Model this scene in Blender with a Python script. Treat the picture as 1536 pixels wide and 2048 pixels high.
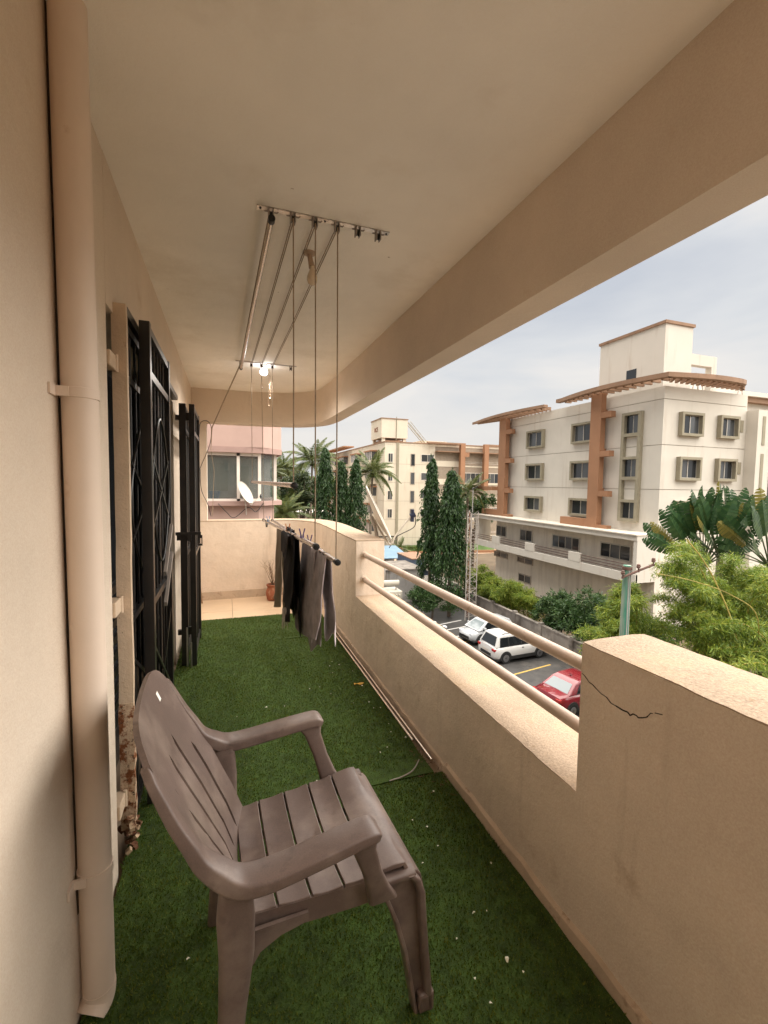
import bpy, math, random
import numpy as np
from mathutils import Vector, Matrix

random.seed(7); rng = np.random.default_rng(7)
scene = bpy.context.scene
for o in list(bpy.data.objects): bpy.data.objects.remove(o)
C = scene.collection
PI = math.pi; R = math.radians

# ---------------------------------------------------------------- camera
cam_d = bpy.data.cameras.new('camera'); cam = bpy.data.objects.new('camera', cam_d); C.objects.link(cam)
yaw, pit, rol = 0.3366, 0.0622, 0.0151
F = Vector((math.sin(yaw)*math.cos(pit), math.cos(yaw)*math.cos(pit), -math.sin(pit)))
Rt = Vector((math.cos(yaw), -math.sin(yaw), 0)); Up = Rt.cross(F)
Rt, Up = math.cos(rol)*Rt + math.sin(rol)*Up, -math.sin(rol)*Rt + math.cos(rol)*Up
cam.matrix_world = Matrix(((Rt.x, Up.x, -F.x, 0), (Rt.y, Up.y, -F.y, 0), (Rt.z, Up.z, -F.z, 1.5), (0, 0, 0, 1)))
cam_d.sensor_fit = 'HORIZONTAL'; cam_d.sensor_width = 36; cam_d.lens = 903.07/1536*36
cam_d.clip_start = 0.02; cam_d.clip_end = 3000
scene.camera = cam

# ---------------------------------------------------------------- sky, sun, exposure
SUN_DIR = Vector((0.37, -0.02, 0.85)).normalized()
world = bpy.data.worlds.new('World'); scene.world = world; world.use_nodes = True
wn, wl = world.node_tree.nodes, world.node_tree.links
bg = wn['Background']
sky = wn.new('ShaderNodeTexSky'); sky.sky_type = 'NISHITA'; sky.sun_disc = False
sky.sun_elevation = math.asin(SUN_DIR.z); sky.sun_rotation = math.atan2(SUN_DIR.x, SUN_DIR.y)
sky.air_density = 1.5; sky.dust_density = 3.0
tc = wn.new('ShaderNodeTexCoord'); mp = wn.new('ShaderNodeMapping'); mp.inputs['Scale'].default_value = (1.0, 1.0, 3.6)
mp.inputs['Rotation'].default_value = (R(8), R(-10), R(20))
wl.new(tc.outputs['Generated'], mp.inputs['Vector'])
n1 = wn.new('ShaderNodeTexNoise'); n1.inputs['Scale'].default_value = 1.7; n1.inputs['Detail'].default_value = 5; n1.inputs['Roughness'].default_value = 0.5
n1.inputs['Distortion'].default_value = 0.3
wl.new(mp.outputs['Vector'], n1.inputs['Vector'])
rp = wn.new('ShaderNodeValToRGB'); wl.new(n1.outputs['Fac'], rp.inputs['Fac'])
e = rp.color_ramp.elements
e[0].position = 0.34; e[0].color = (4.75, 5.0, 5.45, 1)
e[1].position = 0.64; e[1].color = (7.0, 6.75, 6.5, 1)
el = e.new(0.5); el.color = (5.9, 6.0, 6.15, 1)
mx = wn.new('ShaderNodeMix'); mx.data_type = 'RGBA'; mx.inputs[0].default_value = 0.93
wl.new(sky.outputs['Color'], mx.inputs[6]); wl.new(rp.outputs['Color'], mx.inputs[7])
wl.new(mx.outputs[2], bg.inputs['Color']); bg.inputs['Strength'].default_value = 0.0425
sun_d = bpy.data.lights.new('sun', 'SUN'); sun = bpy.data.objects.new('sun', sun_d); C.objects.link(sun)
sun_d.energy = 4.0; sun_d.angle = R(125); sun_d.color = (1.0, 0.94, 0.85)
sun.rotation_euler = (-SUN_DIR).to_track_quat('-Z', 'Y').to_euler()
vs = scene.view_settings
vs.view_transform = 'Standard'; vs.look = 'None'; vs.gamma = 1.0; vs.use_curve_mapping = False; vs.exposure = 1.58
scene.render.resolution_x, scene.render.resolution_y = 768, 1024
scene.render.engine = 'CYCLES'
scene.cycles.use_adaptive_sampling = True; scene.cycles.adaptive_threshold = 0.02
scene.cycles.max_bounces = 12; scene.cycles.diffuse_bounces = 8; scene.cycles.glossy_bounces = 4
scene.cycles.transparent_max_bounces = 12; scene.cycles.sample_clamp_indirect = 8

# ---------------------------------------------------------------- materials
MAT = {}
def M(name, col, rough=0.7, metal=0.0, var=0.12, vs_=2.5, bump=0.0, bs=60, spec=0.4, dirt=None, coat=0.0, emit=None, fine=0.0, streak=None, alpha=None, world=True, lump=0.0, ss=1.0):
    m = bpy.data.materials.new(name); m.use_nodes = True; MAT[name] = m
    N, L = m.node_tree.nodes, m.node_tree.links
    b = N['Principled BSDF']; b.inputs['Roughness'].default_value = rough; b.inputs['Metallic'].default_value = metal
    b.inputs['Specular IOR Level'].default_value = spec; b.inputs['Coat Weight'].default_value = coat
    if world: g = N.new('ShaderNodeNewGeometry'); pos = g.outputs['Position']
    else: g = N.new('ShaderNodeTexCoord'); pos = g.outputs['Object']
    def noise(scale, det=4, r=0.6, vec=None):
        n = N.new('ShaderNodeTexNoise'); n.inputs['Scale'].default_value = scale; n.inputs['Detail'].default_value = det
        n.inputs['Roughness'].default_value = r; L.new(vec or pos, n.inputs['Vector']); return n.outputs['Fac']
    def ramp(fac, p0, p1, c0=(0, 0, 0, 1), c1=(1, 1, 1, 1)):
        r = N.new('ShaderNodeValToRGB'); L.new(fac, r.inputs['Fac']); q = r.color_ramp.elements
        q[0].position, q[1].position = p0, p1; q[0].color, q[1].color = c0, c1; return r.outputs['Color']
    def mix(fac, a, c, mode='MIX'):
        x = N.new('ShaderNodeMix'); x.data_type = 'RGBA'; x.blend_type = mode
        for s, v in ((x.inputs[0], fac), (x.inputs[6], a), (x.inputs[7], c)):
            if hasattr(v, 'is_linked'): L.new(v, s)
            elif isinstance(v, (int, float)): s.default_value = v
            else: s.default_value = (*v[:3], 1)
        return x.outputs[2]
    c0 = tuple(max(0, k*(1-var)) for k in col); c1 = tuple(min(1, k*(1+var)) for k in col)
    out = ramp(noise(vs_), 0.3, 0.7, (*c0, 1), (*c1, 1))
    if fine: out = mix(fine, out, ramp(noise(bs*1.5, 3, 0.7), 0.35, 0.65), 'OVERLAY')
    if dirt:
        for dc, ds, lo, hi in dirt:
            out = mix(ramp(noise(ds, 6, 0.65), lo, hi), out, dc)
    if streak:
        mpn = N.new('ShaderNodeMapping'); mpn.inputs['Scale'].default_value = (1.6*ss, 1.6*ss, 0.16*ss); L.new(pos, mpn.inputs['Vector'])
        out = mix(ramp(noise(1.3, 5, 0.6, mpn.outputs['Vector']), streak[1], streak[2]), out, streak[0])
    L.new(out, b.inputs['Base Color'])
    if bump:
        bn = N.new('ShaderNodeBump'); bn.inputs['Strength'].default_value = bump; bn.inputs['Distance'].default_value = 0.01
        L.new(noise(bs, 5, 0.65), bn.inputs['Height'])
        if lump:
            b2 = N.new('ShaderNodeBump'); b2.inputs['Strength'].default_value = lump; b2.inputs['Distance'].default_value = 0.03
            L.new(noise(5.0, 4, 0.55), b2.inputs['Height']); L.new(b2.outputs['Normal'], bn.inputs['Normal'])
        L.new(bn.outputs['Normal'], b.inputs['Normal'])
    if emit:
        b.inputs['Emission Color'].default_value = (*emit[:3], 1); b.inputs['Emission Strength'].default_value = emit[3]
    return m
def LEAF(name, cols, rough=0.5, trans=0.35, vs_=0.5):
    m = bpy.data.materials.new(name); m.use_nodes = True; MAT[name] = m
    N, L = m.node_tree.nodes, m.node_tree.links; b = N['Principled BSDF']
    g = N.new('ShaderNodeNewGeometry'); r = N.new('ShaderNodeValToRGB')
    n = N.new('ShaderNodeTexNoise'); n.inputs['Scale'].default_value = vs_; n.inputs['Detail'].default_value = 3; L.new(g.outputs['Position'], n.inputs['Vector'])
    a = N.new('ShaderNodeMath'); a.operation = 'MULTIPLY_ADD'; a.inputs[1].default_value = 0.55; L.new(g.outputs['Random Per Island'], a.inputs[0])
    s = N.new('ShaderNodeMath'); s.operation = 'MULTIPLY'; s.inputs[1].default_value = 0.45; L.new(n.outputs['Fac'], s.inputs[0]); L.new(s.outputs[0], a.inputs[2])
    L.new(a.outputs[0], r.inputs['Fac']); q = r.color_ramp.elements
    while len(q) < len(cols): q.new(0.5)
    for i, c in enumerate(cols): q[i].position = 0.12+0.76*i/(len(cols)-1); q[i].color = (*c, 1)
    L.new(r.outputs['Color'], b.inputs['Base Color']); b.inputs['Roughness'].default_value = rough; b.inputs['Specular IOR Level'].default_value = 0.35
    t = N.new('ShaderNodeBsdfTranslucent'); L.new(r.outputs['Color'], t.inputs['Color'])
    x = N.new('ShaderNodeMixShader'); x.inputs[0].default_value = trans
    L.new(b.outputs[0], x.inputs[1]); L.new(t.outputs[0], x.inputs[2]); L.new(x.outputs[0], N['Material Output'].inputs['Surface'])
    return m
def GLASS(name, col, rough=0.05, alpha=1.0):
    m = bpy.data.materials.new(name); m.use_nodes = True; MAT[name] = m
    b = m.node_tree.nodes['Principled BSDF']; b.inputs['Base Color'].default_value = (*col, 1)
    b.inputs['Roughness'].default_value = rough; b.inputs['Specular IOR Level'].default_value = 0.6
    b.inputs['Alpha'].default_value = alpha
    return m

M('paint_wall', (0.67, 0.56, 0.45), 0.75, var=0.08, vs_=1.6, bump=0.2, bs=180, fine=0.10, lump=0.35, dirt=[((0.50, 0.34, 0.2), 3.0, 0.64, 0.9)])
M('paint_ceiling', (0.93, 0.88, 0.80), 0.8, var=0.07, vs_=1.2, bump=0.2, bs=200, fine=0.09, lump=0.3, dirt=[((0.35, 0.25, 0.17), 11.0, 0.715, 0.735), ((0.80, 0.73, 0.63), 1.6, 0.55, 0.8)])
M('paint_parapet', (0.70, 0.575, 0.455), 0.8, var=0.10, vs_=2.2, bump=0.3, bs=140, fine=0.12, lump=0.5, ss=4.0, streak=((0.50, 0.39, 0.29), 0.58, 0.85), dirt=[((0.42, 0.28, 0.17), 4.0, 0.62, 0.85)])
M('paint_ledge', (0.44, 0.33, 0.235), 0.85, var=0.10, vs_=5, bump=0.5, bs=90, fine=0.2, dirt=[((0.33, 0.22, 0.13), 26.0, 0.60, 0.74), ((0.20, 0.14, 0.08), 60.0, 0.68, 0.75), ((0.5, 0.36, 0.22), 5.0, 0.5, 0.8)])
M('paint_skirting', (0.52, 0.40, 0.29), 0.85, var=0.15, vs_=6, bump=0.4, bs=80, dirt=[((0.2, 0.12, 0.07), 12.0, 0.56, 0.72)])
M('paint_pipe', (0.70, 0.57, 0.465), 0.55, var=0.05, vs_=3, bump=0.05, bs=100, dirt=[((0.45, 0.28, 0.16), 7.0, 0.68, 0.85)])
M('tile', (0.66, 0.50, 0.34), 0.35, var=0.06, vs_=3, dirt=[((0.45, 0.32, 0.2), 5.0, 0.6, 0.8)])
M('grout', (0.3, 0.22, 0.15), 0.9)
M('turf_base', (0.04, 0.075, 0.009), 0.9, var=0.4, vs_=20, bump=0.6, bs=200)
LEAF('turf_blade', [(0.031, 0.057, 0.005), (0.066, 0.112, 0.009), (0.115, 0.152, 0.015), (0.19, 0.19, 0.036)], 0.6, 0.2, 7.0)
M('black_steel', (0.014, 0.012, 0.011), 0.35, metal=0.0, var=0.3, vs_=12, spec=0.6, dirt=[((0.12, 0.07, 0.04), 30.0, 0.68, 0.74)])
M('rusty_frame', (0.60, 0.46, 0.33), 0.65, var=0.1, vs_=8, bump=0.3, bs=60, dirt=[((0.24, 0.09, 0.035), 40.0, 0.66, 0.72), ((0.10, 0.05, 0.03), 90.0, 0.68, 0.72)])
M('rust', (0.16, 0.07, 0.035), 0.9, var=0.5, vs_=20, bump=0.8, bs=50, dirt=[((0.55, 0.40, 0.26), 18.0, 0.5, 0.56)])
M('door_panel', (0.16, 0.115, 0.085), 0.5, var=0.15, vs_=2)
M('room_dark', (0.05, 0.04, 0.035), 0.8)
M('steel', (0.50, 0.47, 0.44), 0.3, metal=0.9, var=0.1, vs_=10)
M('rod_steel', (0.62, 0.56, 0.50), 0.25, metal=0.9, var=0.05)
M('rail_paint', (0.56, 0.43, 0.34), 0.45, var=0.08, vs_=9, spec=0.5, dirt=[((0.4, 0.27, 0.18), 14.0, 0.6, 0.8)])
M('black_plastic', (0.012, 0.012, 0.012), 0.4)
M('grey_plastic', (0.30, 0.26, 0.23), 0.5, var=0.15)
M('white_plastic', (0.55, 0.50, 0.43), 0.35, var=0.05)
M('cord', (0.30, 0.23, 0.16), 0.8, var=0.2, vs_=30)
M('chair_plastic', (0.122, 0.085, 0.072), 0.42, var=0.13, vs_=7, bump=0.06, bs=220, spec=0.45, fine=0.1, dirt=[((0.225, 0.170, 0.142), 6.0, 0.46, 0.74), ((0.07, 0.05, 0.042), 14.0, 0.58, 0.78)], world=False)
M('sticker', (0.85, 0.82, 0.75), 0.5)
M('cloth_black', (0.012, 0.010, 0.011), 0.9, var=0.3, vs_=14, bump=0.3, bs=300)
M('cloth_charcoal', (0.05, 0.042, 0.045), 0.9, var=0.3, vs_=14, bump=0.3, bs=300)
M('cloth_grey', (0.50, 0.44, 0.445), 0.9, var=0.25, vs_=14, bump=0.4, bs=240)
M('cloth_olive', (0.40, 0.33, 0.24), 0.9, var=0.12, vs_=10, bump=0.2, bs=300)
M('cloth_white', (0.7, 0.66, 0.62), 0.9)
M('peg_purple', (0.09, 0.05, 0.20), 0.4)
M('peg_blue', (0.10, 0.30, 0.55), 0.4)
M('peg_orange', (0.60, 0.2, 0.06), 0.4)
M('terracotta', (0.30, 0.10, 0.05), 0.75, var=0.2, vs_=12, dirt=[((0.45, 0.28, 0.18), 18.0, 0.55, 0.7)])
M('soil', (0.05, 0.035, 0.025), 0.95)
M('twig', (0.15, 0.09, 0.05), 0.9)
M('wood_stick', (0.26, 0.16, 0.09), 0.7)
M('petal', (0.75, 0.72, 0.6), 0.7, var=0.15)
M('yellow_leaf', (0.55, 0.30, 0.03), 0.6, var=0.25, vs_=30)
M('crack', (0.045, 0.028, 0.018), 0.95)
M('gap_shade', (0.10, 0.07, 0.045), 0.95, var=0.4, vs_=6)  # dark colour standing in for the shade between drain pipe and wall
M('bulb_on', (1, 1, 1), 0.4, emit=(0.95, 0.97, 1.0, 9))
M('bulb_off', (0.68, 0.56, 0.42), 0.15, var=0.05)
M('holder', (0.42, 0.30, 0.21), 0.5)
# outdoors
M('asphalt', (0.055, 0.052, 0.05), 0.55, var=0.3, vs_=0.7, bump=0.3, bs=20, dirt=[((0.10, 0.09, 0.08), 0.45, 0.52, 0.7), ((0.03, 0.03, 0.03), 1.7, 0.58, 0.7)])
M('earth', (0.13, 0.095, 0.06), 0.95, var=0.3, vs_=0.3)
M('paving', (0.40, 0.28, 0.19), 0.8, var=0.12, vs_=0.5, bump=0.1, bs=8)
M('grass_far', (0.06, 0.11, 0.02), 0.9, var=0.35, vs_=1.0, bump=0.5, bs=12)
M('yellow_line', (0.50, 0.33, 0.08), 0.7, var=0.15, vs_=3, dirt=[((0.08, 0.07, 0.06), 5.0, 0.60, 0.7)])
M('white_line', (0.6, 0.58, 0.55), 0.7, var=0.1, vs_=3)
M('render_cream', (0.63, 0.585, 0.51), 0.85, var=0.05, vs_=0.5, bump=0.05, bs=8, streak=((0.50, 0.43, 0.35), 0.56, 0.88))
M('render_white', (0.63, 0.585, 0.515), 0.85, var=0.04, vs_=0.4, streak=((0.50, 0.42, 0.34), 0.56, 0.82))
M('render_grime', (0.74, 0.67, 0.57), 0.85, var=0.08, vs_=0.8, streak=((0.55, 0.48, 0.40), 0.46, 0.8))
M('render_far', (0.65, 0.575, 0.46), 0.85, var=0.05, vs_=0.3, streak=((0.52, 0.42, 0.31), 0.54, 0.82))
M('joint', (0.32, 0.26, 0.2), 0.9)
M('terracotta_paint', (0.34, 0.175, 0.095), 0.8, var=0.08, vs_=0.8, streak=((0.30, 0.14, 0.07), 0.58, 0.8))
M('brown_trim', (0.29, 0.175, 0.11), 0.8, var=0.12, vs_=1.0, streak=((0.2, 0.12, 0.07), 0.55, 0.8))
M('window_frame', (0.30, 0.265, 0.19), 0.75, var=0.1, vs_=2.0)
M('aluminium', (0.52, 0.48, 0.42), 0.4, metal=0.3)
M('white_frame', (0.72, 0.64, 0.56), 0.5)
M('pink_render', (0.47, 0.32, 0.27), 0.85, var=0.07, vs_=1.2, streak=((0.5, 0.27, 0.2), 0.6, 0.85))
M('pink_trim', (0.36, 0.235, 0.20), 0.8)
GLASS('glass_dark', (0.025, 0.028, 0.032), 0.08)
GLASS('glass_grey', (0.075, 0.08, 0.085), 0.15)
GLASS('glass_bay', (0.10, 0.12, 0.11), 0.08, 0.45)
GLASS('car_glass', (0.012, 0.014, 0.016), 0.04)
GLASS('car_glass_pale', (0.20, 0.23, 0.24), 0.06)
M('curtain', (0.45, 0.42, 0.37), 0.9, var=0.2, vs_=3)
M('blue_plastic', (0.03, 0.09, 0.28), 0.4)
M('horn_navy', (0.018, 0.024, 0.05), 0.4)
M('rust_heavy', (0.52, 0.38, 0.26), 0.8, var=0.15, vs_=9, bump=0.6, bs=50, dirt=[((0.20, 0.065, 0.02), 26.0, 0.47, 0.56), ((0.05, 0.025, 0.015), 60.0, 0.58, 0.64)])
M('concrete', (0.25, 0.22, 0.19), 0.9, var=0.25, vs_=0.7, bump=0.3, bs=10, dirt=[((0.10, 0.085, 0.07), 1.1, 0.48, 0.68)], streak=((0.13, 0.11, 0.09), 0.55, 0.9))
M('car_white', (0.56, 0.55, 0.53), 0.25, var=0.01, coat=0.6, spec=0.5)
M('car_silver', (0.46, 0.47, 0.48), 0.25, var=0.01, coat=0.6)
M('car_red', (0.19, 0.010, 0.018), 0.22, var=0.02, coat=0.8)
M('car_dark', (0.03, 0.032, 0.036), 0.25, var=0.02, coat=0.6)
M('car_trim', (0.02, 0.02, 0.02), 0.6)
M('tyre', (0.015, 0.015, 0.015), 0.85)
M('rim', (0.25, 0.25, 0.26), 0.35, metal=0.8)
M('lamp_red', (0.35, 0.02, 0.02), 0.2)
M('lamp_clear', (0.7, 0.72, 0.75), 0.15)
M('pole_green', (0.05, 0.19, 0.13), 0.6, var=0.2, vs_=1.5, streak=((0.30, 0.33, 0.27), 0.5, 0.62))
M('rusty_iron', (0.12, 0.065, 0.05), 0.8, var=0.25, vs_=8)
M('mast_white', (0.42, 0.37, 0.33), 0.6, var=0.1, vs_=3)
M('mast_rust', (0.28, 0.12, 0.07), 0.7, var=0.2, vs_=3)
M('blue_sheet', (0.15, 0.25, 0.34), 0.5, var=0.12, vs_=1)
M('machine_grey', (0.34, 0.32, 0.30), 0.6, var=0.15, vs_=1.2, streak=((0.18, 0.14, 0.11), 0.52, 0.7))
M('machine_blue', (0.10, 0.13, 0.19), 0.6, var=0.15)
M('machine_cream', (0.46, 0.42, 0.35), 0.6, var=0.1)
M('bark', (0.12, 0.09, 0.065), 0.95, var=0.3, vs_=6, bump=0.6, bs=20)
M('palm_bark', (0.20, 0.16, 0.12), 0.95, var=0.25, vs_=5, bump=0.5, bs=14)
M('culm', (0.32, 0.24, 0.05), 0.5, var=0.3, vs_=3)
M('petiole', (0.06, 0.085, 0.03), 0.5, var=0.2, vs_=4)
LEAF('leaf_ashoka', [(0.012, 0.030, 0.008), (0.025, 0.060, 0.016), (0.040, 0.085, 0.022), (0.075, 0.12, 0.035)], 0.4, 0.25, 0.8)
LEAF('leaf_dark', [(0.012, 0.025, 0.008), (0.024, 0.045, 0.014), (0.05, 0.07, 0.022), (0.09, 0.085, 0.04)], 0.5, 0.25, 0.8)
LEAF('leaf_palm', [(0.05, 0.075, 0.025), (0.08, 0.11, 0.032), (0.13, 0.15, 0.045), (0.22, 0.20, 0.06)], 0.45, 0.3, 0.5)
LEAF('leaf_bamboo', [(0.05, 0.10, 0.014), (0.12, 0.19, 0.022), (0.22, 0.28, 0.03), (0.40, 0.38, 0.06)], 0.5, 0.4, 0.7)
LEAF('leaf_bush', [(0.035, 0.07, 0.015), (0.07, 0.12, 0.022), (0.12, 0.17, 0.03), (0.2, 0.2, 0.045)], 0.5, 0.35, 0.8)
LEAF('leaf_green', [(0.02, 0.045, 0.012), (0.035, 0.08, 0.022), (0.06, 0.11, 0.03), (0.11, 0.15, 0.05)], 0.45, 0.3, 0.9)
LEAF('leaf_banana', [(0.022, 0.055, 0.02), (0.032, 0.075, 0.027), (0.045, 0.095, 0.032), (0.07, 0.12, 0.04)], 0.35, 0.25, 0.9)
LEAF('leaf_banana_old', [(0.16, 0.15, 0.03), (0.22, 0.18, 0.04), (0.12, 0.12, 0.03)], 0.5, 0.3, 0.9)
LEAF('leaf_dry', [(0.10, 0.06, 0.03), (0.16, 0.09, 0.045), (0.22, 0.14, 0.07)], 0.8, 0.15, 0.9)
LEAF('leaf_croton', [(0.10, 0.03, 0.03), (0.18, 0.06, 0.03), (0.06, 0.06, 0.02)], 0.5, 0.3, 0.9)

# ---------------------------------------------------------------- mesh helpers
OFF = {}
class MB:
    def __init__(s): s.v = []; s.f = []
    def add(s, vs, fs):
        k = len(s.v); s.v += [tuple(p) for p in vs]; s.f += [tuple(i+k for i in q) for q in fs]; return s
    def box(s, x0, x1, y0, y1, z0, z1):
        return s.add([(x0, y0, z0), (x1, y0, z0), (x1, y1, z0), (x0, y1, z0), (x0, y0, z1), (x1, y0, z1), (x1, y1, z1), (x0, y1, z1)],
              [(0, 3, 2, 1), (4, 5, 6, 7), (0, 1, 5, 4), (1, 2, 6, 5), (2, 3, 7, 6), (3, 0, 4, 7)])
    def bar(s, a, b, w, h=None, up=(0, 0, 1)):
        h = h or w; a, b = Vector(a), Vector(b); d = (b-a).normalized(); u = Vector(up)
        if abs(d.dot(u)) > 0.98: u = Vector((0, 1, 0))
        sd = d.cross(u).normalized(); u = sd.cross(d)
        vs = []
        for p in (a, b):
            for i, j in ((-1, -1), (1, -1), (1, 1), (-1, 1)): vs.append(p + sd*(i*w/2) + u*(j*h/2))
        return s.add(vs, [(0, 1, 2, 3), (7, 6, 5, 4), (0, 4, 5, 1), (1, 5, 6, 2), (2, 6, 7, 3), (3, 7, 4, 0)])
    def tube(s, pts, r, n=8, cap=True):
        pts = [Vector(p) for p in pts]; rs = r if isinstance(r, (list, tuple)) else [r]*len(pts)
        prev = None; vs = []
        for i, p in enumerate(pts):
            t = (pts[min(i+1, len(pts)-1)] - pts[max(i-1, 0)]).normalized()
            if prev is None:
                prev = t.cross(Vector((0, 0, 1)) if abs(t.z) < 0.95 else Vector((1, 0, 0))).normalized()
            prev = (prev - t*prev.dot(t)).normalized(); b = t.cross(prev)
            for k in range(n):
                a = 2*PI*k/n; vs.append(p + prev*(rs[i]*math.cos(a)) + b*(rs[i]*math.sin(a)))
        fs = []
        for i in range(len(pts)-1):
            for k in range(n):
                fs.append((i*n+k, i*n+(k+1) % n, (i+1)*n+(k+1) % n, (i+1)*n+k))
        if cap: fs.append(tuple(range(n-1, -1, -1))); fs.append(tuple((len(pts)-1)*n+k for k in range(n)))
        return s.add(vs, fs)
    def sweep(s, secs):                      # list of closed loops with equal count
        n = len(secs[0]); vs = [p for q in secs for p in q]; fs = []
        for i in range(len(secs)-1):
            for k in range(n): fs.append((i*n+k, i*n+(k+1) % n, (i+1)*n+(k+1) % n, (i+1)*n+k))
        fs.append(tuple(range(n-1, -1, -1))); fs.append(tuple((len(secs)-1)*n+k for k in range(n)))
        return s.add(vs, fs)
    def slab(s, rows, th, nrm=None):         # grid of points -> solid of thickness th
        a = np.array([[tuple(p) for p in r] for r in rows], float); m, n = a.shape[:2]
        du = np.gradient(a, axis=0); dv = np.gradient(a, axis=1); nn = np.cross(du, dv)
        nn /= np.linalg.norm(nn, axis=2, keepdims=True)+1e-9
        b = a - nn*th
        vs = list(map(tuple, a.reshape(-1, 3))) + list(map(tuple, b.reshape(-1, 3))); K = m*n; fs = []
        for i in range(m-1):
            for j in range(n-1):
                q = (i*n+j, i*n+j+1, (i+1)*n+j+1, (i+1)*n+j); fs.append(q[::-1]); fs.append(tuple(k+K for k in q))
        ring = [j for j in range(n)] + [i*n+n-1 for i in range(1, m)] + [(m-1)*n+j for j in range(n-2, -1, -1)] + [i*n for i in range(m-2, 0, -1)]
        for i in range(len(ring)):
            p, q = ring[i], ring[(i+1) % len(ring)]; fs.append((p, q, q+K, p+K))
        return s.add(vs, fs)
    def prism(s, poly, z0, z1):
        n = len(poly); return s.add([(x, y, z0) for x, y in poly]+[(x, y, z1) for x, y in poly],
            [tuple(range(n-1, -1, -1)), tuple(range(n, 2*n))] + [(i, (i+1) % n, n+(i+1) % n, n+i) for i in range(n)])
    def band(s, inner, outer, z0, z1):       # solid between two plan polylines
        n = len(inner); vs = [(x, y, z0) for x, y in inner]+[(x, y, z0) for x, y in outer]+[(x, y, z1) for x, y in inner]+[(x, y, z1) for x, y in outer]
        fs = []
        for i in range(n-1):
            fs += [(i, i+1, n+i+1, n+i), (2*n+i, 3*n+i, 3*n+i+1, 2*n+i+1), (i, 2*n+i, 2*n+i+1, i+1), (n+i, n+i+1, 3*n+i+1, 3*n+i)]
        fs += [(0, n, 3*n, 2*n), (n-1, 3*n-1, 4*n-1, 2*n-1)]
        return s.add(vs, fs)
    def lathe(s, prof, c=(0, 0, 0), n=20, axis='z'):
        vs = []; fs = []
        for r, z in prof:
            for k in range(n):
                a = 2*PI*k/n; x, y = r*math.cos(a), r*math.sin(a)
                p = (x, y, z) if axis == 'z' else ((z, x, y) if axis == 'x' else (x, z, y))
                vs.append((p[0]+c[0], p[1]+c[1], p[2]+c[2]))
        m = len(prof)
        for i in range(m-1):
            for k in range(n): fs.append((i*n+k, i*n+(k+1) % n, (i+1)*n+(k+1) % n, (i+1)*n+k))
        fs.append(tuple(range(n-1, -1, -1))); fs.append(tuple((m-1)*n+k for k in range(n)))
        return s.add(vs, fs)
    def mesh(s, name, mat, off=(0, 0, 0), smooth=False):
        me = bpy.data.meshes.new(name)
        me.from_pydata([(x-off[0], y-off[1], z-off[2]) for x, y, z in s.v], [], s.f)
        me.materials.append(MAT[mat])
        if smooth:
            me.shade_smooth()
            me.set_sharp_from_angle(angle=R(smooth if smooth is not True else 40))
        me.update(); return me
    def build(s, name, mat, parent=None, smooth=False, bevel=0, segs=2, label=None, solid=0, sub=0, local=False):
        off = (0, 0, 0) if (parent is None or local) else OFF.get(parent.name, (0, 0, 0))
        o = bpy.data.objects.new(name, s.mesh(name, mat, off, smooth)); C.objects.link(o)
        if parent is not None: o.parent = parent; OFF[o.name] = off
        else: OFF[o.name] = (0, 0, 0)
        if solid: md = o.modifiers.new('solid', 'SOLIDIFY'); md.thickness = solid; md.offset = 0
        if sub: md = o.modifiers.new('sub', 'SUBSURF'); md.levels = sub; md.render_levels = sub
        if bevel:
            md = o.modifiers.new('bevel', 'BEVEL'); md.width = bevel; md.segments = segs; md.limit_method = 'ANGLE'; md.angle_limit = R(35)
        if label: o['label'] = label
        return o
def thing(name, label, cat, loc=(0, 0, 0), rz=0, group=None):
    o = bpy.data.objects.new(name, None); C.objects.link(o); o.empty_display_size = 0.1
    o.location = loc; o.rotation_euler = (0, 0, rz); o['label'] = label; o['category'] = cat
    if group: o['group'] = group
    OFF[o.name] = tuple(loc); return o
def tag(o, label, cat, group=None):
    o['label'] = label; o['category'] = cat
    if group: o['group'] = group
    return o
def struct(o): o['kind'] = 'structure'; return o
def B(*a): return MB().box(*a)
def dup(o, name, parent=None, loc=None, rot=None, sc=None):
    c = o.copy(); C.objects.link(c); c.name = name; c.parent = parent
    if loc is not None: c.location = loc
    if rot is not None: c.rotation_euler = rot
    if sc is not None: c.scale = (sc, sc, sc) if not hasattr(sc, '__len__') else sc
    return c
def quads(P, D, N, Lg, W, fold=0.0):
    """leaf shaped quads: P base, D direction, N normal"""
    D = D/(np.linalg.norm(D, axis=1, keepdims=True)+1e-9); S = np.cross(D, N); S /= np.linalg.norm(S, axis=1, keepdims=True)+1e-9
    Lg = np.asarray(Lg)[:, None]; W = np.asarray(W)[:, None]
    n = len(P); V = np.empty((n, 4, 3)); mid = P + D*Lg*0.42
    V[:, 0] = P; V[:, 1] = mid + S*W*0.5 - N*W*fold; V[:, 2] = P + D*Lg; V[:, 3] = mid - S*W*0.5 - N*W*fold
    return V
def quad_obj(name, V, mat, parent=None, off=None):
    V = np.asarray(V).reshape(-1, 3); n = len(V)//4
    if off is None: off = OFF.get(parent.name, (0, 0, 0)) if parent is not None else (0, 0, 0)
    V = V - np.array(off)
    me = bpy.data.meshes.new(name); me.vertices.add(len(V)); me.vertices.foreach_set('co', V.astype(np.float32).ravel())
    me.loops.add(4*n); me.loops.foreach_set('vertex_index', np.arange(4*n, dtype=np.int32))
    me.polygons.add(n); me.polygons.foreach_set('loop_start', np.arange(0, 4*n, 4, dtype=np.int32))
    me.update(calc_edges=True); me.materials.append(MAT[mat])
    o = bpy.data.objects.new(name, me); C.objects.link(o); o.parent = parent
    if parent is not None: OFF[o.name] = tuple(off)
    return o
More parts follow.
